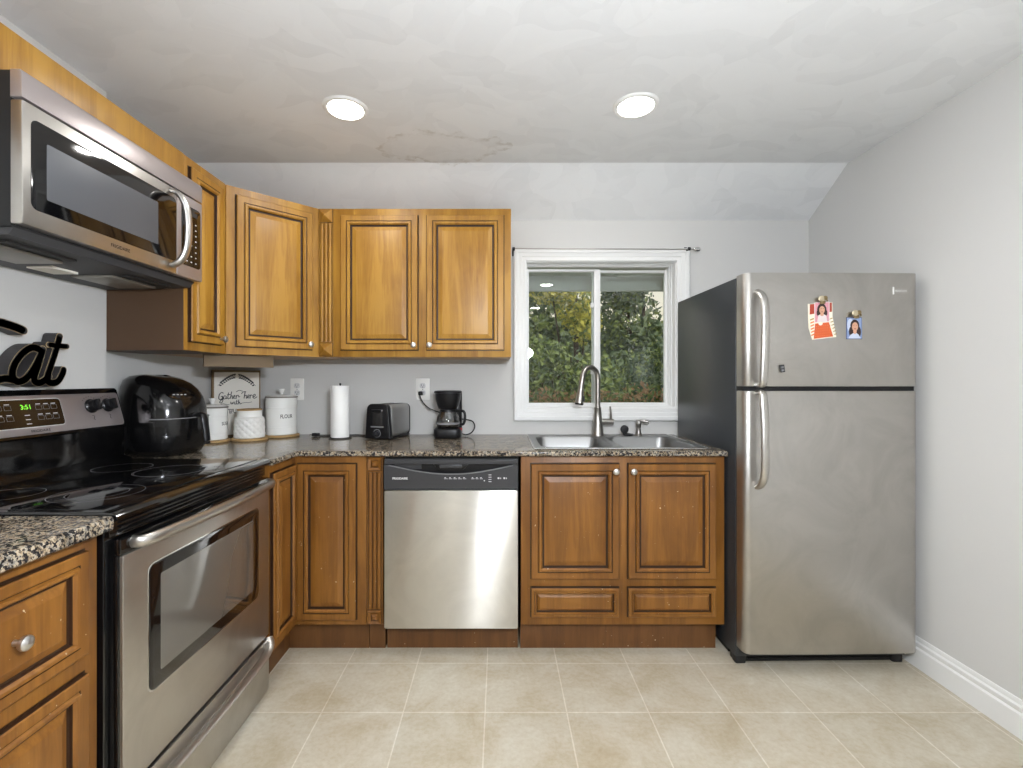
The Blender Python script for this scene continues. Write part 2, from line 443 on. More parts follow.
def thing(name, label, cat, loc=(0, 0, 0), rotz=0., group=None):
    o = bpy.data.objects.new(name, None); COL.objects.link(o); o.empty_display_size = .05
    o.location = loc; o.rotation_euler = (0, 0, rotz); o['label'] = label; o['category'] = cat
    if group: o['group'] = group
    return o
def tag(o, label, cat, group=None, kind=None):
    o['label'] = label; o['category'] = cat
    if group: o['group'] = group
    if kind: o['kind'] = kind
    return o
def struct(o, label=None, cat=None):
    o['kind'] = 'structure'
    if label: o['label'] = label
    if cat: o['category'] = cat
    return o
def T(x=0, y=0, z=0, rz=0, rx=0, ry=0):
    return Matrix.Translation((x, y, z)) @ Matrix.Rotation(rz, 4, 'Z') @ Matrix.Rotation(rx, 4, 'X') @ Matrix.Rotation(ry, 4, 'Y')
L90 = PI/2

# ------------------------------------------------------------------ room shell
XL, XL2, XR, YB, YF, H = -1.54, -1.60, 1.815, 2.76, -3.2, 2.37
XREAR = 3.4
b = MB(); b.box((-1.9, YF-.15, -.06), (XREAR+.15, YB+.16, 0), 'tile'); struct(b.build('floor'), 'beige ceramic tile floor in a square grid', 'floor')
b = MB()
b.prism([(YF-.15, H), (2.45, H), (YB+.02, 2.162), (YB+.16, 2.162), (YB+.16, H+.12), (YF-.15, H+.12)], 'x', -1.75, XREAR+.15, 'ceil')
struct(b.build('ceiling', smooth=False), 'swirl-plastered white ceiling sloping down at the back', 'ceiling')
b = MB()
b.box((-1.75, YF, 0), (XL, 1.848, H), 'wall'); b.box((-1.75, 1.848, 0), (XL2, YB, H), 'wall')
struct(b.build('wall_left'), 'pale grey wall behind the range and microwave', 'wall')
b = MB(); b.box((XR, -.9, 0), (XR+.12, YB, H), 'wall'); struct(b.build('wall_right'), 'pale grey wall right of the refrigerator', 'wall')
b = MB(); b.box((-1.75, YF-.15, 0), (XREAR+.15, YF, H), 'wall'); struct(b.build('wall_front'), 'pale grey wall behind the viewer', 'wall')
b = MB(); b.box((XREAR, YF, 0), (XREAR+.15, -.9, H), 'wall'); b.box((XR, -.9, 0), (XREAR+.15, -.8, H), 'wall')
struct(b.build('wall_side'), 'pale grey wall of the adjoining room', 'wall')
WX0, WX1, WZ0, WZ1 = .158, 1.037, 1.075, 1.934
b = MB()
for a, c in (((-1.75, YB, 0), (WX0, YB+.16, 2.3)), ((WX1, YB, 0), (XR+.12, YB+.16, 2.3)), ((WX0, YB, 0), (WX1, YB+.16, WZ0)), ((WX0, YB, WZ1), (WX1, YB+.16, 2.3))):
    b.box(a, c, 'wall')
struct(b.build('wall_back'), 'pale grey wall behind the sink', 'wall')
b = MB()
prof = [(0, 0), (-.016, 0), (-.016, .082), (-.009, .088), (-.012, .094), (-.012, .106), (-.006, .112), (-.007, .120), (-.004, .128), (0, .13)]
b.prism([(XR+p[0], p[1]) for p in prof], 'y', -.9, YB, 'trimwhite')
struct(b.build('baseboard_right'), 'white moulded baseboard along the right wall', 'baseboard')

# window
win = thing('window_1', 'white sliding window over the sink looking on to a garden', 'window', (WX0, YB, WZ0)); win['kind'] = 'structure'
W_, H_ = WX1-WX0, WZ1-WZ0
b = MB()
def frame_sweep(b, x0, z0, x1, z1, prof, m):
    """mitred frame: prof = [(outset, y)] closed loop"""
    loops = []
    for o_, y in prof:
        loops.append([b.bm.verts.new(p) for p in ((x0-o_, y, z0-o_), (x1+o_, y, z0-o_), (x1+o_, y, z1+o_), (x0-o_, y, z1+o_))])
    n = len(loops)
    for i in range(n):
        A, B = loops[i], loops[(i+1) % n]
        for k in range(4): b.face((A[k], A[(k+1) % 4], B[(k+1) % 4], B[k]), m)
frame_sweep(b, 0, 0, W_, H_, [(0, 0), (0, -.014), (.004, -.017), (.022, -.017), (.026, -.020), (.046, -.022), (.050, -.026), (.066, -.026), (.072, -.022), (.072, 0)], 'trimwhite')
b.build('casing', win, .3)
b = MB(); frame_sweep(b, 0, 0, W_, H_, [(0, -.002), (-.004, -.002), (-.004, .15), (0, .15)], 'trimwhite'); b.build('jamb', win, .3)
b = MB(); frame_sweep(b, .0, .0, W_, H_, [(-.004, .055), (-.009, .055), (-.009, .075), (-.013, .075), (-.013, .14), (-.004, .14)], 'vinyl'); b.build('frame', win, .3)
def sash(name, x0, x1, y, mw):
    s_ = MB(); frame_sweep(s_, x0, .012, x1, H_-.026, [(0, y), (-.012, y), (-.015, y+.006), (-.015, y+.025), (0, y+.025)], 'vinyl')
    o = s_.build(name, win, .3)
    g = MB(); g.box((x0+.013, y+.012, .025), (x1-.013, y+.016, H_-.039), 'pane'); p_ = g.build('pane', o, smooth=False)
    return o
sl = sash('sash', .008, W_*.505+.005, .082, 1); sr = sash('sash', W_*.465, W_-.012, .11, 1)
b = MB(); b.box((W_*.465+.004, .076, .03), (W_*.465+.044, .084, H_-.03), 'vinyl', .003); b.build('meeting_stile', win)
b = MB()
for z in (.2, .6): b.box((W_*.465-.016, .068, z), (W_*.465+.002, .084, z+.03), 'vinyl', .003)
b.build('latch', win)

# garden outside the window
b = MB(); b.box((-9, YB+.17, -.55), (10, 22, -.45), 'leaf_grass'); tag(struct(b.build('lawn')), 'green lawn outside the window', 'lawn')
b = MB()
b.box((-2.2, YB+.16, 1.99), (3, 3.42, 2.02), 'soffit'); b.box((-2.2, 3.40, 1.885), (3, 3.44, 2.16), 'soffit')
for k in range(14): b.box((-2.2+k*.38, YB+.17, 1.983), (-2.19+k*.38, 3.4, 1.99), 'soffit')
tag(struct(b.build('eave')), 'white roof eave above the window outside', 'eave')
def leaves(b, n, fn, size, mats, seed):
    R = random.Random(seed)
    for _ in range(n):
        c = Vector(fn(R)); s_ = size*R.uniform(.6, 1.4)
        q = Matrix.Rotation(R.uniform(0, 2*PI), 3, 'Z') @ Matrix.Rotation(R.uniform(-1.2, 1.2), 3, 'X') @ Matrix.Rotation(R.uniform(0, 2*PI), 3, 'Y')
        pts = [(-.5, 0, 0), (-.1, .28, .05), (.5, 0, -.06), (-.1, -.28, .05)]
        b.face([b.bm.verts.new(c+q @ (Vector(p)*s_)) for p in pts], R.choice(mats))
def blob(c, r):
    def f(R):
        while 1:
            p = Vector((R.uniform(-1, 1), R.uniform(-1, 1), R.uniform(-1, 1)))
            if .25 < p.length < 1: return (c[0]+p.x*r[0], c[1]+p.y*r[1], c[2]+p.z*r[2])
    return f
def multi(blobs):
    fs = [blob(c, r) for c, r in blobs]
    return lambda R: R.choice(fs)(R)
def plant(name, label, cat, base, blobs, n, size, mats, trunk, seed, group=None):
    t = thing(name, label, cat, base, 0, group)
    bx, by, bz = base
    b = MB(); leaves(b, n, multi([((c[0]-bx, c[1]-by, c[2]-bz), r) for c, r in blobs]), size, mats, seed); b.build('foliage', t, smooth=False)
    b = MB()
    R = random.Random(seed)
    h = max(c[2] for c, r in blobs)-bz
    b.tube([(0, 0, 0), (R.uniform(-.05, .05), 0, h*.3), (R.uniform(-.1, .1), R.uniform(-.1, .1), h*.6), (0, 0, h)], [trunk, trunk*.3], 'bark', 8, smooth=4)
    for c, r in blobs:
        b.tube([(0, 0, h*.25), ((c[0]-bx)*.5, (c[1]-by)*.5, h*.4+(c[2]-bz)*.2), (c[0]-bx, c[1]-by, c[2]-bz)], [trunk*.55, trunk*.15], 'bark', 6, smooth=4)
    b.build('trunk', t); return t
G = -.45
plant('garden_tree', 'yellow-green leafy tree at the upper left of the window view', 'tree', (1.05, 6.4, G), [((1.02, 6.4, 2.3), (.27, .4, .42)), ((1.15, 6.3, 2.0), (.22, .4, .30)), ((.72, 6.4, 2.45), (.35, .4, .18))], 2600, .07, ['leaf_yellow', 'leaf_yellow', 'leaf_green'], .05, 3)
plant('garden_tree', 'tall dark tree at the right of the window view, sky showing through', 'tree', (2.9, 9.5, G), [((2.6, 9.6, 2.3), (.7, .8, .9)), ((3.2, 9.5, 1.5), (1.0, .9, .9)), ((2.5, 9.4, 3.2), (.5, .7, .6)), ((2.4, 9.6, 1.4), (.6, .8, .8))], 6500, .12, ['leaf_dark', 'leaf_dark', 'leaf_green'], .1, 5)
plant('garden_tree', 'dark evergreen behind the yellow-green tree', 'tree', (.9, 8, G), [((.6, 8, 2.2), (.8, .6, 1.0)), ((1.1, 8.1, 1.4), (.6, .6, .9)), ((.3, 8.1, 1.2), (.7, .6, .9))], 6500, .13, ['leaf_dark', 'leaf_green', 'leaf_dark'], .1, 8)
plant('garden_bush', 'green bush at the left of the window view', 'bush', (.75, 4.9, G), [((.55, 4.9, 1.25), (.45, .4, .40)), ((.95, 4.8, 1.1), (.38, .4, .36)), ((.7, 4.9, .75), (.5, .4, .36)), ((.4, 5.1, 1.5), (.32, .3, .22))], 4500, .06, ['leaf_green', 'leaf_green', 'leaf_dark'], .03, 11)
plant('garden_bush', 'dull green hedge at the right of the window view', 'bush', (1.75, 5.6, G), [((1.5, 5.6, 1.1), (.5, .4, .5)), ((2.0, 5.5, 1.2), (.5, .4, .55)), ((1.75, 5.6, .7), (.6, .4, .5))], 5200, .07, ['leaf_dark', 'leaf_dark', 'leaf_green'], .03, 13)
plant('garden_bush', 'low russet-leaved shrub just outside the window sill', 'bush', (.8, 3.9, G), [((.4, 3.9, 1.08), (.3, .18, .10)), ((.8, 3.85, 1.06), (.3, .18, .10)), ((1.25, 3.9, 1.10), (.35, .18, .12))], 700, .05, ['leaf_brown', 'leaf_green', 'leaf_brown'], .012, 17)
# a far hedge closes the garden
b = MB(); leaves(b, 9000, lambda R: (R.uniform(-3, 7), R.uniform(13, 14), R.uniform(-.4, 2.6)+R.random()*.5), .26, ['leaf_dark', 'leaf_dark', 'leaf_green'], 21)
tag(b.build('far_hedge', smooth=False), 'dark hedge closing the far end of the garden', 'hedge', kind='stuff')

# ------------------------------------------------------------------ recessed ceiling lights
def downlight(x, y, label, group=None):
    t = thing('recessed_light', label, 'ceiling light', (x, y, H), 0, group)
    b = MB(); b.lathe([(.070, -.002), (.073, -.007), (.086, -.007), (.093, -.001), (.093, .0)], (0, 0, 0), 'trimwhite', 40); b.build('trim_ring', t)
    b = MB(); b.lathe([(0, -.0085), (.071, -.0085), (.071, -.004), (0, -.004)], (0, 0, 0), 'lens', 40); b.build('lens', t)
    l = bpy.data.lights.new('bulb', 'AREA'); l.shape = 'DISK'; l.size = .13; l.energy = LAMP_W; l.color = LAMP_COL
    o = bpy.data.objects.new('bulb', l); COL.objects.link(o); o.location = (0, 0, -.012); o.parent = t
downlight(-.638, 1.96, 'lit round recessed ceiling light above the wall cabinets, left of the pair')
downlight(.563, 1.94, 'lit round recessed ceiling light nearer the refrigerator, right of the pair')
for x, y in ((-.64, .15), (.56, .15), (-.64, -1.6), (.56, -1.6), (2.3, -2.0)):  # nearest pair read from the cabinet shadow; the rest are added unseen fill
    downlight(x, y, 'unseen round recessed ceiling light out of view, filling the room', 'recessed ceiling lights behind the viewer')

def pendant(x, y, z):
    t = thing('fill_pendant', 'added two-bulb fill pendant out of view above the viewer, brightening the ceiling', 'pendant light', (x, y, H))
    b = MB(); b.lathe([(.06, 0), (.055, -.02), (0, -.025)], (0, 0, 0), 'nickel', 24); b.build('canopy', t)
    b = MB(); b.tube([(0, 0, -.02), (0, 0, z-H+.12)], .006, 'nickel', 8); b.tube([(-.09, 0, z-H+.08), (-.07, 0, z-H+.115), (0, 0, z-H+.125), (.07, 0, z-H+.115), (.09, 0, z-H+.08)], .007, 'nickel', 8, smooth=4); b.build('stem', t)
    for sx in (-.09, .09):
        b = MB(); b.cyl((sx, 0, z-H+.045), .02, .04, 'nickel', 20); so_ = b.build('socket', t)
        b = MB(); b.lathe([(0, -.06)]+[(.06*math.cos(a*PI/16), .06*math.sin(a*PI/16)) for a in range(-7, 7)]+[(.018, .057), (0, .057)], (sx, 0, z-H), 'globe', 28); b.build('light_bulb', so_)
pendant(.25, .12, 1.56)  # added out of view to brighten the ceiling; two-bulb form follows the window reflection

# ------------------------------------------------------------------ cabinets
def door_rings(k, w0, gl='glaze_shade', depth=.016):
    d = depth
    return [(-.004, 0, gl), (-.004, -.0012, gl), (0, -.0012, gl), (0, -d+.003, gl), (.003, -d, w0), (.029*k, -d, w0), (.0305*k, -d+.002, gl), (.032*k, -d+.002, gl), (.036*k, -d-.005, w0), (.044*k, -d-.005, w0), (.050*k, -d+.002, w0),  # outer strip paints the door gap's recess shadow; inner bands are real glaze
            (.052*k, -d+.008, gl), (.059*k, -d+.009, gl), (.080*k, -d+.001, w0), (.082*k, -d+.0005, w0)]
def knob(parent, x, y, z, r=.0145):
    b = MB(); b.lathe([(.006, 0), (.005, .012), (.0125, .016), (r, .021), (r*.95, .026), (r*.6, .030), (0, .031)], (x, y, z), 'knob', 20, 'y'); return b.build('knob', parent)
def door(root, x0, z0, x1, z1, w0='wood', kn=None, k=1., name='door', y=0):
    b = MB(); b.rings(x0, z0, x1, z1, [(i, yy+y, m) for i, yy, m in door_rings(k, w0)], w0); o = b.build(name, root, .25)
    if kn: knob(o, kn[0], y-.018, kn[1])
    return o
def fluted(root, x0, x1, z0, z1, y0, y1, w0):
    b = MB(); b.box((x0, y0, z0), (x1, y1, z1), w0); b.build('body', root)
    wd = x1-x0; s_ = wd-.010
    for zz in (z1-.006-s_, z0+.006):
        b = MB(); xa, xb = x0+.005, x1-.005
        b.rings(xa, zz, xb, zz+s_, [(-.002, y0, 'glaze_shade'), (-.002, y0-.001, 'glaze_shade'), (0, y0-.001, 'glaze_shade'), (0, y0-.006, w0)]+([(.003, y0-.009, w0), (s_/2-.001, y0-.028, w0)] if w0 == 'wood' else [(.004, y0-.013, w0), (.014, y0-.008, w0), (.016, y0-.006, 'glaze_shade'), (.024, y0-.016, w0)]), w0)
        b.build('rosette', root, .2)
    b = MB(); za, zb = z0+s_+.014, z1-s_-.014; n = 3; g = .003
    pw = (s_-g*(n+1))/n
    b.box((x0+.005, y0-.003, za), (x1-.005, y0, zb), 'glaze_shade')
    for i in range(n):
        xa = x0+.005+g+i*(pw+g); b.prism([(xa+pw/2+pw/2*math.cos(a*PI/6), y0-.003-.007*math.sin(a*PI/6)) for a in range(7)], 'z', za, zb, w0)
    b.build('fluted_panel', root)

CB, CT = 1.359, 2.127; CH = CT-CB
# double wall cabinet
c = thing('wall_cabinet', 'honey wood two-door wall cabinet left of the window', 'cabinet', (-.857, 2.44, CB), 0, 'honey wood wall cabinets')
b = MB(); b.box((0, 0, 0), (.919, .318, CH), 'wood', .0015); b.build('body', c)
door(c, .040, .036, .437, CH-.037, 'wood', (.420, .060)); door(c, .484, .036, .881, CH-.037, 'wood', (.501, .060))
# pilaster
c = thing('fluted_filler', 'honey wood fluted column between corner and two-door wall cabinets', 'trim column', (-.934, 2.44, CB))
fluted(c, 0.001, .0762, 0, CH, 0.0, .318, 'wood')
# diagonal corner wall cabinet
A_, B_ = Vector((-1.238, 2.137)), Vector((-.935, 2.440))
def loc45(px, py):
    d = Vector((px, py))-A_; return ((d.x+d.y)*.70710678, (-d.x+d.y)*.70710678)
c = thing('wall_cabinet', 'honey wood diagonal corner wall cabinet with one door', 'cabinet', (A_.x, A_.y, CB), PI/4, 'honey wood wall cabinets')
b = MB(); b.prism([loc45(*p) for p in ((-1.238, 2.137), (-.935, 2.440), (-.935, 2.757), (XL2+.003, 2.757), (XL2+.003, 2.137))], 'z', 0, CH, 'wood'); b.build('body', c)
door(c, .040, .036, .392, CH-.037, 'wood', (.374, .060))
b = MB(); b.box((-.075, .055, -.058), (.225, .073, -.0025), 'rail'); b.build('hanging_rail', c)
# narrow wall cabinet beside the microwave
c = thing('wall_cabinet', 'narrow single-door wall cabinet between the microwave and the corner', 'cabinet', (-1.238, 1.850, CB), L90, 'honey wood wall cabinets')
b = MB(); b.box((0.001, 0, 0), (.280, .360, CH), 'wood', .001)
b.box((0.0, .002, 0), (0.002, .360, CH), 'side'); b.box((.004, .01, -.002), (.28, .36, .001), 'side'); b.build('body', c)
door(c, .026, .036, .245, CH-.037, 'wood', (.214, .060))
# cabinet over the microwave
c = thing('filler_cabinet', 'shallow plain wooden cabinet above the microwave', 'cabinet', (-1.235, .70, 2.006), L90)
b = MB(); b.box((0, 0, 0), (1.146, .302, CT-2.006), 'wood', .001); b.build('body', c)

# base cabinets
BT = .898; TK = .134
def toe(root, x0, x1, y0, y1, m='toe'):
    b = MB(); b.box((x0, y0, 0), (x1, y1, TK), m); b.build('toe_kick', root)
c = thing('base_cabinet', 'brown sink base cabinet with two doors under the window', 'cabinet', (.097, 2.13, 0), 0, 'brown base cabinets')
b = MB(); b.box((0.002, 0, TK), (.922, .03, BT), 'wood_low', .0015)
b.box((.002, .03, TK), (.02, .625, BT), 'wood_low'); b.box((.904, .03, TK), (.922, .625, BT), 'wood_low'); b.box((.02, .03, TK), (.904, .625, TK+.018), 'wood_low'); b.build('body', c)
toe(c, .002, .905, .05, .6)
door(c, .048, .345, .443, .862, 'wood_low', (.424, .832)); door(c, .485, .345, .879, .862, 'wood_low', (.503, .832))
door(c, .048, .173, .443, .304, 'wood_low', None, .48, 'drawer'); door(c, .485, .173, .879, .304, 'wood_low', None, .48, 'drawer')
# pilaster left of the dishwasher
c = thing('fluted_filler', 'brown fluted column between the corner base cabinet and the dishwasher', 'trim column', (-.598, 2.13, 0))
fluted(c, 0.001, .072, TK, BT, 0, .62, 'wood_low'); toe(c, .001, .072, .05, .6)
# corner base cabinet
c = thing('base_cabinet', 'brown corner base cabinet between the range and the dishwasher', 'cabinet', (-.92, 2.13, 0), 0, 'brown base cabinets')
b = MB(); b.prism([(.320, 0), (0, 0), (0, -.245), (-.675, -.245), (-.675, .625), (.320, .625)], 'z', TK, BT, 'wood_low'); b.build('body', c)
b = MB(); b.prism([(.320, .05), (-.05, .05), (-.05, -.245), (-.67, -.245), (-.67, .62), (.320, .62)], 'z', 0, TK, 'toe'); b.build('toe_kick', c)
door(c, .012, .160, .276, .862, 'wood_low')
Ml = Matrix.Rotation(L90, 4, 'Z')
b = MB(); b.rings(-.236, .160, -.020, .862, door_rings(.85, 'wood_low'), 'wood_low', Ml); b.build('door', c, .25)
# near base cabinet left of the range
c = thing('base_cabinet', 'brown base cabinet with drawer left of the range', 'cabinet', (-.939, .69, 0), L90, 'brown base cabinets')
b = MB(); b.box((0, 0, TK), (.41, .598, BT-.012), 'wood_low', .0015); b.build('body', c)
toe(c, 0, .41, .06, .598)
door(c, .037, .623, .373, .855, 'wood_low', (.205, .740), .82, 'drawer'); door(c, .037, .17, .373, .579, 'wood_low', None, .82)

# ------------------------------------------------------------------ countertops
def bull(y0, y1, z0, z1, r=.009):
    """profile with a rounded front top edge at y0"""
    return [(y1, z0), (y0+.004, z0), (y0, z0+.004)]+[(y0+r-r*math.cos(a*PI/10), z1-r+r*math.sin(a*PI/10)) for a in range(6)]+[(y1, z1)]
SX0, SX1, SY0, SY1 = .180, .955, 2.185, 2.655      # sink cut-out
zb, zt = BT+.001, .922
b = MB()
b.prism(bull(2.10, SY0, zb, zt), 'x', -.90, 1.021, 'granite')
b.box((-.90, SY0, zb), (SX0, 2.758, zt), 'granite'); b.box((SX1, SY0, zb), (1.021, 2.758, zt), 'granite'); b.box((SX0, SY1, zb), (SX1, 2.758, zt), 'granite')
b.prism([(-p[0], p[1]) for p in bull(.90, 1.0, zb, zt)], 'y', 1.884, 2.10, 'granite')
b.box((-.90, 2.10, zb), (-1.0, 2.758, zt), 'granite'); b.box((XL2+.002, 1.884, zb), (-1.0, 2.758, zt), 'granite')
tag(b.build('countertop'), 'long L-shaped speckled granite countertop along the back wall', 'countertop', 'granite countertops')
b = MB()
b.prism([(-p[0], p[1]) for p in bull(.905, 1.0, BT-.011, .920)], 'y', .69, 1.106, 'granite'); b.box((XL+.002, .69, BT-.011), (-1.0, 1.106, .920), 'granite')
tag(b.build('countertop'), 'short piece of granite countertop left of the range', 'countertop', 'granite countertops')

# ------------------------------------------------------------------ sink, faucet
c = thing('kitchen_sink', 'stainless steel double-bowl sink under the window', 'sink', (.163, 2.165, zt))
SW, SD = .806, .560
def bowl(name, x0, x1, y0, y1, depth=.17):
    b = MB(); prev = None
    for r_, ins, z in ((.06, -.004, .004), (.06, 0.0, .0015), (.06, .004, -.004), (.055, .012, -depth*.6), (.05, .022, -depth+.02), (.045, .04, -depth)):
        cur = [b.bm.verts.new((p[0], p[1], z)) for p in rrect(x0+ins, y0+ins, x1-ins, y1-ins, r_, 6)]
        if prev:
            for i in range(len(cur)): b.face((prev[i], cur[i], cur[(i+1) % len(cur)], prev[(i+1) % len(cur)]), 'sinksteel')
        prev = cur
    b.face(prev[::-1], 'sinksteel')
    b.lathe([(0, .001), (.03, .001), (.042, .004), (.044, .0)], ((x0+x1)/2, (y0+y1)/2, -depth), 'chrome', 24)
    return b.build(name, c)
bl = [(.035, .385, .032, .455), (.415, .770, .032, .455)]
b = MB()
# deck with two holes, built as strips
zt_ = .004
for a, d in (((0, 0), (SW, .032)), ((0, .455), (SW, SD)), ((0, .032), (.035, .455)), ((.385, .032), (.415, .455)), ((.770, .032), (SW, .455))):
    b.box((a[0], a[1], .0008), (d[0], d[1], zt_), 'sinksteel')
def corner(x, y, sx, sy, r=.06):
    pts = [(x, y)]+[(x+sx*(r-r*math.sin(t*PI/12)), y+sy*(r-r*math.cos(t*PI/12))) for t in range(7)]
    b.prism(pts, 'z', .0008, zt_, 'sinksteel')
for x0, x1, y0, y1 in bl:
    for x, sx in ((x0, 1), (x1, -1)):
        for y, sy in ((y0, 1), (y1, -1)): corner(x, y, sx, sy)
b.tube([(0, 0, .003), (SW, 0, .003), (SW, SD, .003), (0, SD, .003), (0, 0, .003)], .004, 'chrome', 8, (.8, 1.2), (0, 0, 1))
b.build('deck', c)
for q in bl: bowl('bowl', *q)

c = thing('faucet', 'tall brushed nickel gooseneck faucet on the sink', 'faucet', (.560, 2.672, zt+.004))
b = MB(); b.lathe([(.036, 0), (.036, .006), (.033, .012), (.030, .05), (.024, .10), (.020, .150), (.021, .153), (.021, .158), (.016, .160)], (0, 0, 0), 'nickel', 28)
b.build('body', c)
b = MB(); ang = math.radians(212)
dx, dy = math.cos(ang), math.sin(ang); R_ = .057
pts = [(0, 0, .155), (0, 0, .25), (0, 0, .32)]
for k in range(1, 11):
    a = PI*k/11*1.04; pts.append((dx*R_*(1-math.cos(a)), dy*R_*(1-math.cos(a)), .325+R_*1.05*math.sin(a)))
ex, ez = 1.12*2*R_, .255
pts.append((dx*ex, dy*ex, ez))
b.tube(pts, .0145, 'nickel', 16); b.build('spout', c)
b = MB(); b.tube([(dx*ex, dy*ex, ez+.005), (dx*ex*1.03, dy*ex*1.03, ez-.03), (dx*ex*1.08, dy*ex*1.08, ez-.07)], [.0165, .024], 'nickel', 18)
h = b.build('spray_head', c)
b = MB(); b.tube([(dx*ex*1.08, dy*ex*1.08, ez-.069), (dx*ex*1.09, dy*ex*1.09, ez-.078)], [.0245, .022], 'rubber', 18); b.box((dx*ex*1.05+.014, dy*ex*1.05-.022, ez-.06), (dx*ex*1.05+.024, dy*ex*1.05-.008, ez-.03), 'rubber', .003); b.build('nozzle', h)
b = MB(); b.tube([(.018, 0, .078), (.088, 0, .078)], [.017, .0165], 'nickel', 18); b.tube([(.076, 0, .085), (.074, -.005, .12), (.068, -.012, .165)], [.008, .0045], 'nickel', 12); b.build('handle', c)

c = thing('soap_dispenser', 'small brushed nickel soap pump on the sink deck', 'soap dispenser', (.792, 2.672, zt+.004))
b = MB(); b.lathe([(.024, 0), (.024, .004), (.016, .012), (.012, .04), (.014, .055), (.017, .066), (.014, .072), (.014, .082), (.008, .086)], (0, 0, 0), 'nickel', 22); b.build('body', c)
b = MB(); b.tube([(-.012, 0, .079), (.02, 0, .081), (.046, -.01, .079), (.055, -.013, .072)], [.011, .006], 'nickel', 12); b.build('nozzle', c)
c = thing('sink_stopper', 'black rubber sink stopper lying between faucet and soap pump', 'sink stopper', (.712, 2.672, zt+.004))
b = MB(); b.lathe([(.026, 0), (.030, .004), (.030, .009), (.01, .012)], (.02, 0, 0), 'rubber', 24)
b.build('plug', c)
b = MB(); b.lathe([(.004, 0), (.021, .004), (.024, .012), (.021, .019), (.004, .022)], (0, .011, .0345), 'rubber', 24, 'y'); b.tube([(0, .0, .012), (.01, 0, .02)], .008, 'rubber', 8); b.build('cap', c)

# ------------------------------------------------------------------ dishwasher
c = thing('dishwasher', 'stainless steel dishwasher with dark control panel', 'dishwasher', (-.521, 2.112, 0))
DW = .612
b = MB(); b.box((.004, .03, .125), (DW-.004, .62, .892), 'blackmatte'); b.box((.004, .07, .0), (DW-.004, .6, .125), 'toe'); b.build('tub', c)
b = MB(); b.prism(rrect(.006, .124, DW-.006, .744, .006, 3), 'y', 0, .028, 'steel_dw', .003, 2); b.build('door_panel', c)
b = MB()
arc = [(.028+(DW-.056)*t/20, .858-.040*math.sin(PI*t/20)) for t in range(21)]
poly = [(.006, .749), (DW-.006, .749), (DW-.006, .862)]+[(p[0], p[1]) for p in arc[::-1]]+[(.006, .862)]
b.prism(poly, 'y', -.004, .022, 'panelblack')
b.box((.006, .0, .862), (DW-.006, .022, .884), 'panelblack', .003)
b.tube([(p[0], -.005, p[1]) for p in arc], .0022, 'grey', 6)
b.text('FRIGIDAIRE', .0135, T(.078, -.0041, .799), 'whiteprint', .0004)
for i in range(5): b.box((.275+i*.021, -.0046, .797), (.291+i*.021, -.004, .7985), 'ltgrey'); b.box((.277+i*.021, -.0046, .801), (.284+i*.021, -.004, .804), 'ltgrey')
for i in range(3): b.box((.397+i*.019, -.0046, .797), (.411+i*.019, -.004, .7985), 'ltgrey'); b.box((.399+i*.019, -.0046, .801), (.406+i*.019, -.004, .804), 'ltgrey')
for i in range(4): b.box((.474, -.0046, .784+i*.010), (.487, -.004, .7865+i*.010), 'ltgrey')
for i in range(2): b.box((.515+i*.026, -.0046, .797), (.523+i*.026, -.004, .804), 'ltgrey'); b.box((.527+i*.026, -.0046, .797), (.530+i*.026, -.004, .803), 'ltgrey')
b.box((.453, -.0046, .787), (.458, -.004, .792), 'ltgrey')
o = b.build('control_panel', c, .3)
b = MB(); b.prism([(.028, .861)]+arc+[(DW-.028, .861)], 'y', .016, .021, 'black'); b.box((.05, .012, .838), (.17, .017, .860), 'panelblack'); b.build('handle_pocket', o)
b = MB(); b.prism([(.225, .862), (.25, .836), (.36, .836), (.385, .862)], 'y', .002, .02, 'black', .002); b.box((.255, -.002, .845), (.355, .004, .861), 'panelblack', .003); b.build('latch', o)

# ------------------------------------------------------------------ range
c = thing('range', 'stainless steel and black electric range with glass cooktop', 'stove', (-.940, 1.118, 0), L90)
RW = .754
b = MB(); b.box((0, .0, .012), (RW, .592, .904), 'blackgloss', .002); b.build('body', c)
b = MB()
b.prism([(.52, .905), (-.030, .905), (-.036, .909), (-.036, .916), (-.026, .924), (.0, .9275), (.52, .9275)], 'x', -.004, RW+.004, 'blackgloss', .002)
b.box((.015, .012, .926), (RW-.015, .512, .9285), 'blackglass', .001)
ck = b.build('cooktop', c)
def ring(b, cx, cy, r, w_=.0016, z=.9286):
    A, B = [], []
    for i in range(56):
        a = 2*PI*i/56; A.append(b.bm.verts.new((cx+r*math.cos(a), cy+r*math.sin(a), z))); B.append(b.bm.verts.new((cx+(r-w_)*math.cos(a), cy+(r-w_)*math.sin(a), z)))
    for i in range(56): b.face((A[i], A[(i+1) % 56], B[(i+1) % 56], B[i]), 'ring')
for cx, cy, rs in ((.18, .165, (.106, .070)), (.505, .190, (.108, .104)), (.165, .40, (.078,)), (.560, .40, (.088,))):
    b = MB()
    for r in rs: ring(b, cx, cy, r)
    b.build('burner_ring', ck, smooth=False)
b = MB()
b.box((.004, -.012, .862), (RW-.004, .01, .903), 'blackgloss', .002)
for k in range(3): b.box((.03, -.020, .869+k*.011), (RW-.03, -.010, .874+k*.011), 'blackgloss', .002)
b.build('vent_trim', c)
dz0, dz1 = .236, .856
b = MB()
b.box((.016, -.028, .815), (RW-.004, -.002, dz1), 'blackgloss', .004)
b.box((.016, -.022, dz0), (RW-.004, -.002, .815), 'blackgloss', .002)
b.prism(rrect(.022, dz0, RW-.008, .814, .006, 3), 'y', -.030, -.012, 'steel', .003)
dr = b.build('oven_door', c)
b = MB(); b.prism(rrect(.106, .424, .662, .757, .022), 'y', -.0322, -.028, 'blackglass', .0008); 
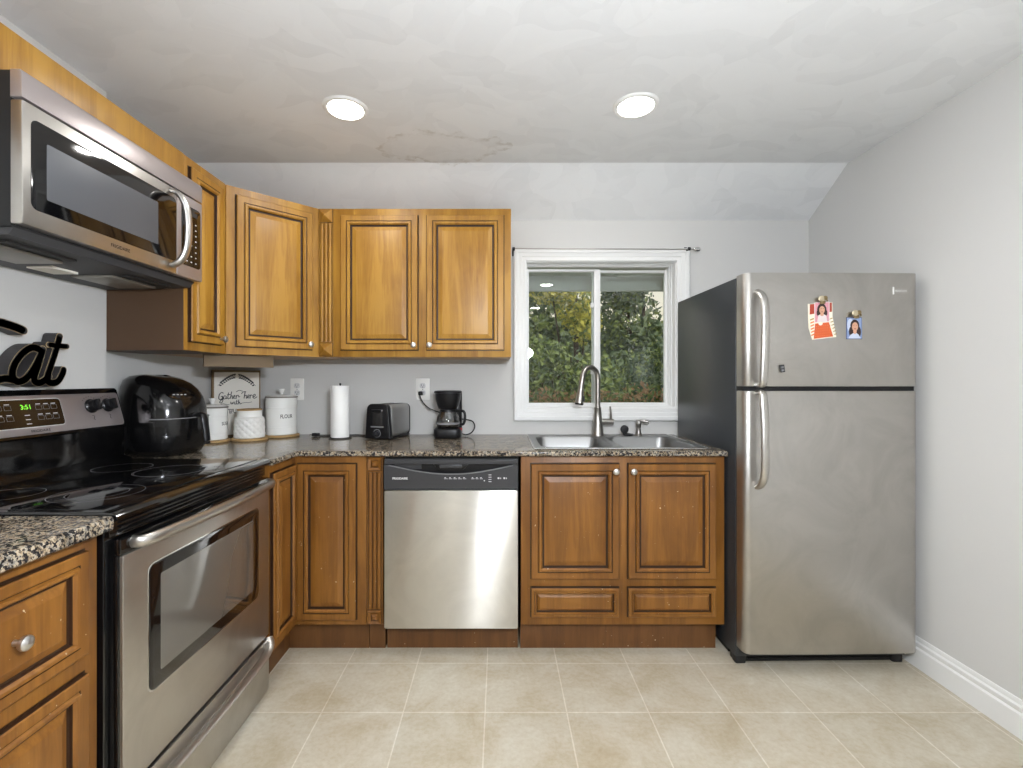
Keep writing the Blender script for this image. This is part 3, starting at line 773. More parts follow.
b.prism(rrect(.102, .420, .666, .761, .024), 'y', -.0308, -.028, 'chrome'); ow = b.build('window_frame', dr)
b = MB(); b.prism(rrect(.146, .462, .622, .722, .006), 'y', -.0328, -.031, 'ovenglass', .0005); b.build('window_pane', ow)
b = MB(); b.tube([(.056, -.026, .838), (.064, -.050, .838), (.13, -.064, .839), (RW/2, -.076, .840), (RW-.10, -.066, .839), (RW-.030, -.052, .838), (RW-.022, -.026, .838)], .0155, 'steel', 14, (1, .8), (0, 0, 1), smooth=6); b.build('handle', dr)
b = MB(); b.prism(rrect(.020, .016, RW-.006, .222, .010, 4), 'y', -.030, -.002, 'steel', .004)
dw_ = b.build('storage_drawer', c)
b = MB(); b.tube([(.024, -.030, .222), (.04, -.044, .205), (.08, -.05, .186), (.2, -.05, .178), (RW/2, -.05, .176), (RW-.2, -.05, .178), (RW-.08, -.05, .186), (RW-.03, -.044, .205), (RW-.012, -.030, .222)], .013, 'steel', 12, (.7, 1.3), (0, 0, 1), smooth=6)
b.build('drawer_pull', dw_)
b = MB(); b.box((.02, .05, 0), (RW-.02, .58, .013), 'blackmatte'); b.build('plinth', c)
# backguard
b = MB()
b.prism([(.515, .925), (.515, .932), (.548, .945), (.548, 1.052), (.540, 1.058), (.578, 1.200), (.586, 1.208), (.590, 1.208), (.594, 1.2), (.594, .905), (.52, .905)], 'x', 0, RW, 'blackgloss', .004)
bgd = b.build('backguard', c)
sl_ = math.atan2(.038, .142)
TC = Matrix.Translation((0, .540, 1.058)) @ Matrix.Rotation(-sl_, 4, 'X')     # console plane: x along, z up the slope
b = MB(); b.prism(rrect(.010, .008, RW-.010, .136, .012), 'y', -.004, .0, 'steel_dark', .0015, T=TC)
for x in (.060, .132, .612, .684):
    X = TC @ T(x, -.004, .088)
    for q in range(7):
        a = -.9+q*.3; b.box((.036*math.sin(a)-.0012, -.0006, .036*math.cos(a)-.0012), (.036*math.sin(a)+.0012, 0, .036*math.cos(a)+.0012), 'darkprint', T=X)
    b.tube([X @ Vector(p) for p in ((-.004, -.0005, -.035), (.004, -.0005, -.037), (.002, -.0005, -.044), (-.002, -.0005, -.048), (.004, -.0005, -.052))], .0008, 'darkprint', 4)
cp = b.build('console_panel', bgd)
b = MB(); b.prism(rrect(.270, .030, .496, .124, .012), 'y', -.0052, -.003, 'whiteprint', T=TC); b.prism(rrect(.272, .032, .494, .122, .011), 'y', -.0062, -.003, 'blackgloss', T=TC)
for x in (.280, .308):
    for z in (.090, .056): 
        b.tube([TC @ Vector(p) for p in ((x, -.0063, z), (x+.02, -.0063, z), (x+.02, -.0063, z+.014), (x, -.0063, z+.014), (x, -.0063, z))], .0005, 'grey', 4); b.box((x+.002, -.0067, z+.017), (x+.017, -.006, z+.0192), 'ltgrey', T=TC)
for x in (.405, .431, .457):
    for z in (.088, .054):
        b.tube([TC @ Vector(p) for p in ((x, -.0063, z), (x+.02, -.0063, z), (x+.02, -.0063, z+.014), (x, -.0063, z+.014), (x, -.0063, z))], .0005, 'grey', 4); b.box((x+.002, -.0067, z+.017), (x+.017, -.006, z+.0192), 'ltgrey', T=TC)
for z in (.070, .056, .042): b.box((.364, -.0067, z), (.380, -.006, z+.002), 'ltgrey', T=TC)
dp = b.build('display', cp)
b = MB(); b.text('3:51', .021, TC @ T(.374, -.0063, .097), 'green', .0005); b.build('clock_digits', dp, smooth=False)
b = MB(); b.text('FRIGIDAIRE', .0115, TC @ T(.405, -.004, .018), 'darkprint', .0006, sx=1.1); b.build('brand_print', cp, smooth=False)
for x in (.060, .132, .612, .684):
    b = MB(); X = TC @ T(x, -.004, .088)
    b.lathe([(.026, 0), (.026, .004), (.022, .008), (.021, .02), (.019, .023), (0, .023)], (0, 0, 0), 'black', 24, 'y', X)
    b.box((-.006, -.036, -.020), (.006, -.02, .020), 'black', .003, T=X)
    b.build('knob', cp)

# ------------------------------------------------------------------ "Eat" word sign on the backguard
def eat():
    b = MB(); X0 = -1.49
    def q(zx, zy):
        px, py = zx/5.486, 310+zy/5.486
        Y = 471*1.49/(499-px); return (Y-1.25, 1.24+(380-py)*Y/471-1.209)
    a1 = [q(*p) for p in ((222, 225), (175, 205), (120, 235), (72, 300), (62, 365), (95, 393), (140, 372), (185, 310), (218, 245))]
    a2 = [q(*p) for p in ((228, 215), (205, 300), (180, 375), (200, 398), (228, 392), (262, 365))]
    t1 = [q(*p) for p in ((322, 145), (298, 230), (268, 320), (252, 378), (275, 400), (310, 392), (335, 355), (343, 328))]
    t2 = [q(*p) for p in ((262, 190), (310, 196), (362, 200))]
    e1 = [(.222, .186), (.188, .196), (.13, .204), (.07, .188), (.035, .155), (.05, .118), (.09, .105), (.12, .108)]
    e2 = [(.09, .105), (.035, .092), (-.005, .055), (.01, .022), (.06, .013), (.12, .022), (.165, .035), (.20, .03)]
    wd = .0245
    for d0, d1, g, m in ((-.046, -.001, 0, 'letterblack'), (-.0466, -.045, 0, 'letteredge'), (-.0475, -.046, -.0042, 'letterblack')):
        for st, k in ((a1, 1), (a2, 1), (t1, 1), (t2, .8), (e1, 1.15), (e2, 1)):
            b.ribbon(st, wd*k+g, 'y', d0, d1, m, smooth=4)
    o = b.build('word_sign', smooth=False); o.location = (-1.533, 1.25, 1.2088); o.rotation_euler = (0, 0, L90)
    tag(o, 'black cut-out script word sign reading Eat on top of the range', 'sign')
eat()

# ------------------------------------------------------------------ microwave
c = thing('microwave', 'stainless steel over-the-range microwave on the left wall', 'microwave', (-1.195, 1.150, 1.621), L90)
MW, MH = .699, .380
b = MB(); b.box((.003, .0, -.004), (MW-.003, .340, MH), 'blackmatte', .002)
b.build('body', c)
b = MB(); b.prism([(.0, -.004), (.012, -.022), (.335, -.030), (.335, -.004)], 'x', .01, MW-.01, 'under')
for x in (.06, .44): b.box((x, .11, -.0335), (x+.20, .25, -.026), 'filter', .001)
b.box((.31, .19, -.0335), (.40, .27, -.026), 'signwhite')
for x in (.05, .45):
    b.box((x, .06, -.0295), (x+.20, .085, -.022), 'hole')
b.build('underside', c)
b = MB(); b.prism([(-.030, .312), (-.030, MH-.010), (-.024, MH), (.0, MH), (.0, .312)], 'x', 0, MW, 'steel_dark', .002); b.build('vent_grille', c)
b = MB(); b.prism(rrect(0, .002, .553, .306, .004, 3), 'y', -.030, -.001, 'steel', .003); md = b.build('door', c)
b = MB(); b.prism(rrect(.022, .046, .550, .272, .018), 'y', -.0312, -.028, 'blackglass', .0005); b.build('door_glass', md)
b = MB(); b.prism(rrect(.062, .082, .458, .226, .004), 'y', -.0318, -.030, 'meshglass', .0003); b.build('window', md)
b = MB(); b.text('FRIGIDAIRE', .0145, T(.30, -.030, .025), 'darkprint', .0004); b.build('brand_print', md, smooth=False)
b = MB(); b.tube([(.525, -.030, .026), (.530, -.060, .045), (.536, -.078, .09), (.538, -.083, .16), (.536, -.078, .23), (.530, -.060, .275), (.525, -.030, .294)], .0125, 'knob', 14, (1.2, .8), (1, 0, 0), smooth=6); b.build('handle', md)
b = MB(); b.prism(rrect(.556, .002, MW, .306, .004, 3), 'y', -.030, -.001, 'steel_dark', .003); mp_ = b.build('control_panel', c)
b = MB(); b.prism(rrect(.578, .046, .686, .272, .014), 'y', -.0312, -.028, 'blackglass', .0004)
b.box((.600, -.0318, .238), (.665, -.031, .256), 'panelblack')
for r in range(8):
    for k in range(3):
        if r in (2,) and k == 1: continue
        b.box((.602+k*.026, -.0318, .062+r*.021), (.609+k*.026, -.031, .066+r*.021), 'ltgrey')
b.build('keypad', mp_)

# ------------------------------------------------------------------ refrigerator
FR = .0
c = thing('refrigerator', 'stainless steel top-freezer refrigerator in the right corner', 'refrigerator', (1.030, 2.052, 0), math.radians(.8))
FW = .748
b = MB(); b.box((0, 0, .035), (FW, .640, 1.684), 'charcoal', .004); b.build('body', c)
def fdoor(name, z0, z1):
    b = MB(); r = .030
    pts = [(0.002, -.006), (0.002, -.072+r)]+[(0.002+r-r*math.cos(a*PI/14), -.072+r-(r-.0)*math.sin(a*PI/14)) for a in range(1, 8)]
    n = 10
    for i in range(1, n): 
        x = .032+(FW-.064)*i/n; pts.append((x, -.072-.004*math.sin(PI*i/n)))
    pts += [(FW-.002-r+r*math.sin(a*PI/14), -.072+r-r*math.cos(a*PI/14)) for a in range(0, 8)]+[(FW-.002, -.006)]
    b.prism(pts, 'z', z0, z1, 'steel_fridge', .003)
    return b.build(name, c, .5)
fz = fdoor('freezer_door', 1.213, 1.692); fd = fdoor('fridge_door', .084, 1.194)
b = MB(); b.box((.006, -.05, 1.190), (FW-.006, .0, 1.217), 'blackmatte'); b.box((.006, -.006, .09), (FW-.006, .002, 1.19), 'blackmatte'); b.box((.006, -.006, 1.21), (FW-.006, .002, 1.68), 'blackmatte'); b.build('gasket', c)
b = MB(); b.tube([(.058, -.070, 1.612), (.058, -.095, 1.598), (.058, -.118, 1.565), (.058, -.126, 1.50), (.058, -.124, 1.38), (.058, -.116, 1.27), (.058, -.106, 1.222), (.058, -.07, 1.218)], .0165, 'steel', 14, (1, .62), (1, 0, 0), smooth=6); b.build('handle', fz)
b = MB(); b.tube([(.058, -.07, 1.188), (.058, -.106, 1.184), (.058, -.116, 1.13), (.058, -.124, 1.02), (.058, -.126, .90), (.058, -.118, .835), (.058, -.095, .802), (.058, -.070, .788)], .0165, 'steel', 14, (1, .62), (1, 0, 0), smooth=6); b.build('handle', fd)
b = MB(); b.box((.006, .016, 0.004), (FW-.006, .06, .084), 'blackmatte', .004)
for k in range(3): b.box((.06, .010, .016+k*.018), (FW-.06, .018, .024+k*.018), 'black', .002)
b.box((.004, .005, .0), (.05, .04, .05), 'blackmatte', .006); b.box((FW-.05, .005, 0), (FW-.004, .04, .05), 'blackmatte', .006); b.box((.02, .1, 0), (FW-.02, .6, .036), 'blackmatte'); b.build('base_grille', c)
b = MB(); b.box((.630, -.0755, 1.603), (.692, -.0725, 1.628), 'steel_fridge', .001); b.box((.630, -.0775, 1.601), (.634, -.073, 1.632), 'whiteprint', .0008)
b.text('FRIGIDAIRE', .0105, T(.664, -.0755, 1.615), 'whiteprint', .0005, sx=.95); b.build('badge', fz, smooth=False)

# things held on the freezer door (its front plane lies at Y of about 1.978 and swings back to the right)
rotF = Matrix.Translation((1.030, 2.052, 0)) @ Matrix.Rotation(math.radians(.8), 4, 'Z')
def onfridge(x, z): return rotF @ Vector((x, -.0765, z))
def put(o, x, z): o.location = onfridge(x, z); o.rotation_euler = (0, 0, math.radians(.8)); return o
def ell(cx, cz, rx, rz, n=16): return [(cx+rx*math.cos(2*PI*k/n), cz+rz*math.sin(2*PI*k/n)) for k in range(n)]
for nm, col in (('pink', (214, 150, 160)), ('skin', (206, 158, 130)), ('hair', (52, 36, 34)), ('dress', (226, 214, 214)), ('orange', (206, 92, 48)), ('rust', (170, 66, 46)), ('candy', (240, 232, 214)), ('blue', (138, 156, 196)), ('bluewhite', (196, 204, 222)), ('frameblue', (50, 58, 96)), ('tanprint', (176, 150, 96)), ('dots', (226, 132, 76)), ('lip', (150, 80, 70))):
    M[nm] = mat('print '+nm, col, .35)
def holiday():
    b = MB(); d = [0]
    def lay(poly, m): d[0] += 1; b.prism(poly, 'y', -.0003*d[0]-.0004, -.0003*(d[0]-1), m)
    # card back, size .118 x .155, origin at its centre
    lay([(-.055, .070), (.050, .078), (.050, .02), (.066, -.068), (-.036, -.080), (-.052, -.03)], 'candy')
    lay([(-.046, .069), (-.022, .071), (-.022, .03), (-.047, .026)], 'rust'); lay([(.036, .076), (.047, .076), (.047, .038), (.036, .036)], 'rust')
    lay([(-.024, -.012), (.034, -.006), (.052, -.066), (-.030, -.076)], 'orange')
    for i in range(7):
        for j in range(5):
            x = -.022+.0095*i+j*.0008; z = -.066+.0105*j+i*.0009; d[0] = 5; lay([(x-.002, z), (x, z-.002), (x+.002, z), (x, z+.002)], 'dots')
    d[0] = 6
    for i in range(6):
        z = .006-.013*i; lay([(-.046+i*.001, z), (-.030+i*.0005, z+.006), (-.030+i*.0005, z), (-.046+i*.001, z-.006)], 'tanprint' if i == 0 else 'dots'); d[0] = 6
        lay([(.036+i*.004, z+.002), (.048+i*.0035, z+.007), (.049+i*.0035, z+.003), (.037+i*.004, z-.001)], 'tanprint'); d[0] = 6
    lay([(-.028, .076), (.036, .080), (.036, -.004), (-.028, -.008)], 'dress')
    lay([(-.025, .074), (.033, .077), (.033, -.002), (-.025, -.006)], 'pink')
    lay(ell(.003, .046, .020, .026), 'hair'); lay(ell(-.010, .033, .009, .015), 'hair'); lay(ell(.017, .033, .009, .015), 'hair')
    lay([(-.017, -.005), (-.012, .022), (-.002, .027), (.010, .027), (.021, .022), (.025, -.003)], 'dress')
    lay(ell(.003, .026, .008, .007), 'skin'); lay(ell(.003, .045, .0115, .016), 'skin'); lay(ell(.003, .037, .004, .0015, 8), 'lip')
    lay(ell(-.001, .050, .0018, .001, 8), 'hair'); d[0] -= 1; lay(ell(.008, .050, .0018, .001, 8), 'hair')
    lay(ell(-.004, -.012, .009, .008), 'candy')
    o = b.build('photo_print', smooth=False); put(o, .321, 1.489)
    tag(o, 'larger photo in an orange and white holiday card on the freezer door', 'photo', 'photos on the refrigerator')
def portrait():
    b = MB(); d = [0]
    def lay(poly, m): d[0] += 1; b.prism(poly, 'y', -.0003*d[0]-.0004, -.0003*(d[0]-1), m)
    lay([(-.033, .046), (.033, .046), (.034, -.046), (-.034, -.046)], 'frameblue')
    lay([(-.031, .044), (.031, .044), (.032, -.044), (-.032, -.044)], 'blue')
    lay(ell(-.016, .012, .014, .028), 'bluewhite')
    lay(ell(.002, .012, .019, .024), 'hair'); lay(ell(-.012, -.014, .011, .022), 'hair'); lay(ell(.016, -.016, .012, .024), 'hair')
    lay([(-.026, -.043), (-.016, -.028), (-.004, -.020), (.008, -.020), (.018, -.028), (.026, -.043)], 'bluewhite')
    lay(ell(.002, -.014, .007, .011), 'skin'); lay(ell(.002, .006, .0125, .019), 'skin'); lay(ell(.002, -.003, .005, .0018, 8), 'lip')
    lay(ell(-.003, .012, .0018, .001, 8), 'hair'); d[0] -= 1; lay(ell(.007, .012, .0018, .001, 8), 'hair')
    o = b.build('photo_print', smooth=False); put(o, .463, 1.458)
    tag(o, 'smaller blue-backed portrait photo on the freezer door', 'photo', 'photos on the refrigerator')
holiday(); portrait()
def clip(x, z, label):
    t = thing('magnet_clip', label, 'magnet clip', (0, 0, 0), 0, 'brass magnet clips'); put(t, x, z)
    b = MB(); b.lathe([(.006, .001), (.012, .004), (.0125, .010), (.008, .013), (0, .013)], (-.008, -.007, .004), 'palebrass', 18, 'y'); b.build('magnet', t)
    b = MB(); b.lathe([(.005, .002), (.009, .005), (.009, .012), (.004, .014), (0, .014)], (.006, -.007, .006), 'brass', 16, 'y'); b.tube([(.010, -.009, .004), (.016, -.014, -.002), (.017, -.014, -.008)], .003, 'brass', 8)
    b.prism([(-.012, -.004), (.012, -.004), (.010, -.018), (-.010, -.018)], 'y', -.012, -.0075, 'brass', .001); b.build('clip_jaw', t)
clip(.323, 1.576, 'brass magnet clip holding the orange holiday card')
clip(.465, 1.516, 'brass magnet clip holding the blue portrait photo')
b = MB(); b.box((-.009, -.004, -.016), (.009, 0, .016), 'panelblack', .001); b.box((-.006, -.0045, -.010), (.006, -.004, -.004), 'grey'); b.box((-.006, -.0045, .003), (.006, -.004, .009), 'grey')
o = b.build('fridge_magnet'); put(o, .158, 1.288); o.rotation_euler = (0, math.radians(-8), math.radians(.8)); tag(o, 'small dark magnet low on the freezer door beside the handle', 'magnet')

# ------------------------------------------------------------------ outlets
def outlet(x, label, plug=False):
    t = thing('wall_outlet', label, 'outlet', (x, YB, 1.186), 0, 'white wall outlets')
    b = MB(); b.box((-.040, -.006, -.063), (.040, 0, .063), 'outlet', .003); b.build('cover_plate', t)
    for z in (.021, -.021):
        b = MB(); b.prism(rrect(-.017, z-.015, .017, z+.015, .011), 'y', -.008, -.005, 'ltgrey', .0006); s_ = b.build('socket', t)
        b = MB(); b.box((-.008, -.0084, z-.002), (-.006, -.0075, z+.008), 'hole'); b.box((.006, -.0084, z-.002), (.008, -.0075, z+.008), 'hole'); b.lathe([(.0028, 0), (.0028, .0009)], (0, -.0075, z-.008), 'hole', 10, 'y'); b.build('slots', s_, smooth=False)
    b = MB(); b.cyl((0, -.0055, .0), .003, .0015, 'grey', 10, 'y'); b.build('screw', t)
    return t
outlet(-1.181, 'white double wall outlet above the flour canister'); outlet(-.446, 'white wall outlet with a black plug above the coffee maker')

# ------------------------------------------------------------------ things on the counter
ZC = zt+.0006
def coaster(x, y, r, label):
    b = MB(); b.lathe([(r-.003, 0), (r, .003), (r, .009), (r-.003, .012), (0, .012)], (0, 0, 0), 'bamboo', 40); o = b.build('wood_coaster'); o.location = (x, y, ZC)
    tag(o, label, 'coaster', 'round wooden coasters')
def canister(x, y, r, h, word, ang, label, z):
    t = thing('canister', label, 'canister', (x, y, z), 0, 'white enamel canisters')
    pr = [(r-.004, 0), (r, .004), (r, h*.2), (r+.0012, h*.205), (r+.0012, h*.215), (r, h*.22), (r, h*.72), (r+.0012, h*.725), (r+.0012, h*.735), (r, h*.74), (r, h-.002), (r+.002, h)]
    b = MB(); b.lathe(pr+[(0, h)], (0, 0, 0), 'enamel', 48); b.build('body', t)
    b = MB(); b.lathe([(r+.003, 0), (r+.0035, .002), (r+.003, .006), (r+.001, .007)], (0, 0, h+.0003), 'lidgrey', 48); b.lathe([(r+.001, .006), (r-.012, .014), (.02, .017), (0, .017)], (0, 0, h+.0005), 'enamel', 40); ld = b.build('lid', t)
    b = MB(); b.lathe([(.006, 0), (.009, .012), (.017, .028), (.017, .033), (0, .034)], (0, 0, h+.016), 'enamel', 24); b.build('knob', ld)
    b = MB(); b.text(word, r*.36, T(0, 0, h*.5, ang), 'darkprint', .0005, wrap=r, sx=.72); b.build('lettering', t, smooth=False)
CZ = ZC+.0125
coaster(-1.475, 2.425, .081, 'round wooden coaster under the sugar canister'); coaster(-1.322, 2.500, .090, 'round wooden coaster under the quilted jar'); coaster(-1.226, 2.662, .092, 'round wooden coaster under the flour canister')
canister(-1.475, 2.425, .069, .162, 'SUGAR', math.radians(90), 'shorter white enamel sugar canister beside the air fryer', CZ)
canister(-1.229, 2.662, .082, .206, 'FLOUR', math.radians(43), 'taller white enamel flour canister below the left outlet', CZ)
t = thing('ceramic_jar', 'white ceramic jar with quilted sides between the canisters', 'jar', (-1.324, 2.500, CZ))
b = MB(); seg = 130; nr = 36; r0, hh = .072, .100; prev = None
for j in range(nr+1):
    cur = []
    for i in range(seg):
        a = 2*PI*i/seg; u, v = i/seg*26, j/nr*6
        bump_ = .0050*abs(math.sin(PI*(u+v)/2))*abs(math.sin(PI*(u-v)/2)) if 0 < j < nr else 0
        r = r0*(1-.05*(j/nr))+bump_; cur.append(b.bm.verts.new((r*math.cos(a), r*math.sin(a), .003+hh*j/nr)))
    if prev:
        for i in range(seg): b.face((prev[i], prev[(i+1) % seg], cur[(i+1) % seg], cur[i]), 'ceramic')
    prev = cur
b.lathe([(.070, .0), (.074, .003)], (0, 0, 0), 'ceramic', 48)
b.lathe([(.0703, .103), (.068, .108), (.060, .111), (.059, .115), (.059, .142), (.057, .144), (0, .144)], (0, 0, 0), 'ceramic', 48); b.build('body', t, .9)
b = MB(); b.lathe([(.058, 0), (.061, .001), (.061, .006), (.058, .008), (0, .008)], (0, 0, .1445), 'bamboo', 40); b.build('lid', t)

# "Gather here" sign in the corner
p0, p1 = Vector((XL2+.014, 2.596)), Vector((-1.392, 2.744)); sw = (p1-p0).length; sa = math.atan2(p1.y-p0.y, p1.x-p0.x); sh = .373
t = thing('wall_plaque', 'white board sign with lettering Gather here leaning in the corner', 'sign', (p0.x, p0.y, ZC), sa)
b = MB(); b.box((0, -.014, 0), (sw, 0, sh), 'signwood', .002); b.build('frame', t)
b = MB(); b.box((.012, -.0165, .012), (sw-.008, -.0135, sh-.012), 'signwhite', .001); fc = b.build('face', t)
b = MB()
def sg(zx, zy): return ((zx-110)/395*(sw-.02)+.012, sh-.012-(zy-112)*.000655*1.0)
def pen(pts, w_=.0028): b.ribbon([sg(*p) for p in pts], w_*1.35, 'y', -.0171, -.0160, 'ink', smooth=4)
# Gather
pen([(186, 290), (172, 284), (155, 300), (148, 330), (158, 345), (175, 338), (182, 318), (170, 318)], .0034); pen([(182, 318), (184, 350), (172, 372), (156, 368), (166, 352), (192, 336)])
pen([(212, 318), (200, 312), (190, 326), (194, 340), (206, 336), (213, 318), (211, 338), (222, 332)], .0026); pen([(232, 288), (226, 330), (231, 340), (242, 332)], .0030); pen([(220, 306), (246, 302)])
pen([(258, 280), (248, 336)], .0030); pen([(250, 325), (262, 312), (266, 322), (263, 338), (274, 332)]); pen([(274, 328), (288, 320), (285, 310), (276, 318), (278, 336), (292, 334)]); pen([(300, 312), (298, 338)]); pen([(300, 320), (310, 310), (318, 312), (322, 326), (330, 322)])
pen([(300, 280), (325, 268), (355, 276)], .0022)
# here
pen([(378, 282), (368, 336)], .0034); pen([(346, 296), (362, 282), (384, 280)]); pen([(370, 322), (384, 310), (390, 320), (387, 338), (398, 332)]); pen([(398, 328), (414, 320), (411, 308), (401, 316), (402, 334), (416, 334)]); pen([(424, 310), (422, 338)]); pen([(424, 320), (434, 309), (442, 314)]); pen([(446, 328), (468, 318), (466, 304), (452, 312), (450, 334), (466, 338), (484, 326)], .003)
# with
pen([(160, 386), (190, 380), (215, 388), (240, 386)], .0016); pen([(250, 366), (254, 386), (264, 370), (268, 386), (278, 366)], .0024); pen([(286, 368), (286, 386), (294, 384)]); pen([(304, 352), (300, 384), (310, 384)], .0028); pen([(296, 364), (312, 362)], .0018); pen([(322, 350), (316, 386)], .0028); pen([(318, 378), (328, 368), (332, 386), (345, 380)]); pen([(345, 380), (380, 374), (410, 376), (436, 370)], .0016)
# leaf wreath
import math as _m
for s_ in (0, 1):
    pts = [(140+i*17, 226-80*_m.sin(min(1, i/9.)*PI/2)) for i in range(10)]
    if s_: pts = [(612-p[0], p[1]+2) for p in pts]
    pen(pts, .0014)
    for i in range(1, 9):
        x, y = pts[i]; sgn = -1 if s_ else 1
        for q in (-1, 1): b.ribbon([sg(x, y), sg(x+sgn*(6 if q > 0 else 2), y-q*11), sg(x+sgn*(16 if q > 0 else 12), y-q*17+ (-4))], [.0012, .0075, .0012], 'y', -.0171, -.0160, 'ink', smooth=3)
b.text('GRATEFUL', .034, T(.012+(sw-.02)*.30, -.0165, sh-.012-(447-112)*.000655), 'ink', .0005, sx=.62)
b.text('HEARTS', .034, T(.012+(sw-.02)*.78, -.0165, sh-.012-(447-112)*.000655), 'ink', .0005, sx=.62)
b.build('lettering', fc, smooth=False)

# air fryer
t = thing('air_fryer', 'glossy black air fryer in the corner beside the range', 'air fryer', (-1.447, 2.040, ZC), math.radians(-6))
M['fryer'] = mat('glossy black fryer shell', (13, 13, 14), .16, coat=.3)
b = MB(); prof = [(0.0, .118, .122), (.004, .128, .132), (.03, .142, .146), (.08, .150, .153), (.14, .153, .154), (.20, .151, .150), (.25, .146, .143), (.29, .136, .132), (.318, .120, .116), (.334, .094, .092), (.341, .055, .055)]
prev = None; seg = 40
def sup(a, n=2.6):
    c_, s_ = math.cos(a), math.sin(a); return (math.copysign(abs(c_)**(2/n), c_), math.copysign(abs(s_)**(2/n), s_))
def fry_pt(a, j):
    z, rx, ry = prof[j]; u, v = sup(a)
    off = -.042*max(0, (z-.17)/.17)**2
    k = .95; tilt = -.22*max(0, u*rx)*max(0, (z-.22)/.12)
    return Vector(((u*rx+off)*k, v*ry*k, z+tilt))
for j in range(len(prof)):
    cur = [b.bm.verts.new(fry_pt(2*PI*i/seg, j)) for i in range(seg)]
    if prev:
        for i in range(seg): b.face((prev[i], prev[(i+1) % seg], cur[(i+1) % seg], cur[i]), 'fryer')
    else: b.face(cur[::-1], 'fryer')
    prev = cur
b.face(prev, 'fryer'); b.build('body', t, 1.2)
# basket drawer shell on the +x side
b = MB(); prev = None
def shell(a, z):
    for j in range(len(prof)-1):
        if prof[j][0] <= z <= prof[j+1][0]:
            k = (z-prof[j][0])/(prof[j+1][0]-prof[j][0]); return fry_pt(a, j).lerp(fry_pt(a, j+1), k)
rows = [.028+.016*i for i in range(9)]
for off in (1,):
    grid = []
    for z in rows:
        grid.append([b.bm.verts.new(Vector((p.x*1.035, p.y*1.035, p.z))) for p in (shell(-1.25+2.5*i/24, z) for i in range(25))])
    inner = [[b.bm.verts.new(Vector((p.x*.995, p.y*.995, p.z))) for p in (shell(-1.25+2.5*i/24, z) for i in range(25))] for z in rows]
    for j in range(8):
        for i in range(24): b.face((grid[j][i], grid[j][i+1], grid[j+1][i+1], grid[j+1][i]), 'fryer')
        b.face((inner[j][0], grid[j][0], grid[j+1][0], inner[j+1][0]), 'fryer'); b.face((grid[j][24], inner[j][24], inner[j+1][24], grid[j+1][24]), 'fryer')
    for i in range(24):
        b.face((inner[0][i], inner[0][i+1], grid[0][i+1], grid[0][i]), 'fryer'); b.face((grid[8][i], grid[8][i+1], inner[8][i+1], inner[8][i]), 'fryer')
bk = b.build('basket', t, .9)
b = MB(); b.tube([Vector((p.x*1.045, p.y*1.045, p.z)) for p in (shell(-1.25+2.5*i/24, .158) for i in range(25))], .0022, 'grey', 6); b.build('basket_trim', bk)
b = MB(); b.tube([(.140, 0, .166), (.165, 0, .170), (.182, 0, .160), (.190, 0, .12), (.197, 0, .065), (.196, 0, .045)], [.015, .013], 'black', 14, (.7, 1.2), (0, 0, 1), smooth=5); b.build('handle', bk)
b = MB()
def fpt(a, z, k): p = shell(a, z); return b.bm.verts.new(Vector((p.x*k, p.y*k, p.z)))
ctr = (-.32, .272); lp = [fpt(ctr[0]+.42*math.cos(2*PI*i/28), ctr[1]+.030*math.sin(2*PI*i/28), 1.02) for i in range(28)]
b.face(lp, 'blackglass')
cp_ = b.build('control_panel', t, 1.2)
b = MB()
for a in (-.52, -.40, -.28, -.16):
    p = shell(a, .268); b.lathe([(0, -.002), (.004, -.001), (.004, .001), (0, .002)], (p.x*1.027, p.y*1.027, p.z), 'ltgrey', 10)
b.build('icons', cp_, smooth=False)

# paper towel
t = thing('paper_towel_holder', 'white paper towel roll standing on a wire holder', 'paper towel holder', (-.868, 2.575, ZC))
b = MB(); b.lathe([(.018, .006), (.0475, .006), (.048, .009), (.048, .283), (.0475, .286), (.018, .286)], (0, 0, 0), 'paper', 48); b.box((-.0495, -.012, .007), (-.047, .03, .285), 'paper', .001); b.build('paper_roll', t)
b = MB()
b.tube([(.058*math.cos(2*PI*i/24), .058*math.sin(2*PI*i/24), .0035) for i in range(25)], .003, 'black', 8)
b.tube([(-.058, 0, .0035), (.058, 0, .0035)], .003, 'black', 8); b.tube([(0, 0, .003), (0, 0, .292)], .004, 'black', 10); b.lathe([(.003, 0), (.006, .004), (.006, .008), (0, .012)], (0, 0, .290), 'black', 12); b.build('holder', t)

# toaster
t = thing('toaster', 'black and steel two-slot toaster on the counter', 'toaster', (-.571, 2.480, ZC), math.radians(-16.5))
tw, tl, th = .158, .242, .190
b = MB()
def tsec(y, top, m, ins=0, zb_=.012):
    return [(-tw+ins, zb_), (-tw+.018+ins*.5, top-.02), (-tw+.030, top), (-.030, top), (-.012-ins*.5, top-.02), (-ins, zb_)]
b.prism(rrect(-tw+.006, .010, -.006, th-.004, .028), 'y', .028, tl-.02, 'toasterside', .001); sh_ = b.build('shell', t)
b = MB(); b.prism([(p[0]*1.0, p[1]) for p in [(-tw, .004), (-tw+.004, .012)]+[(-tw+.014+.03*(1-math.cos(a*PI/10)), th-.03+.03*math.sin(a*PI/10)) for a in range(6)]+[(-.014-.03*(1-math.cos(a*PI/10)), th-.03+.03*math.sin(a*PI/10)) for a in range(5, -1, -1)]+[(-.004, .012), (0, .004)]], 'y', 0, .034, 'black', .006, 3); fe = b.build('front_panel', t)
b = MB(); b.prism(rrect(-tw+.008, .004, -.008, th-.006, .028), 'y', tl-.024, tl, 'black', .004); b.box((-tw+.006, .02, .002), (-.006, tl-.01, .014), 'black', .003); b.build('base', t)
b = MB()
for x in (-.115, -.060): b.box((x, .055, th-.006), (x+.024, tl-.04, th-.0028), 'hole')
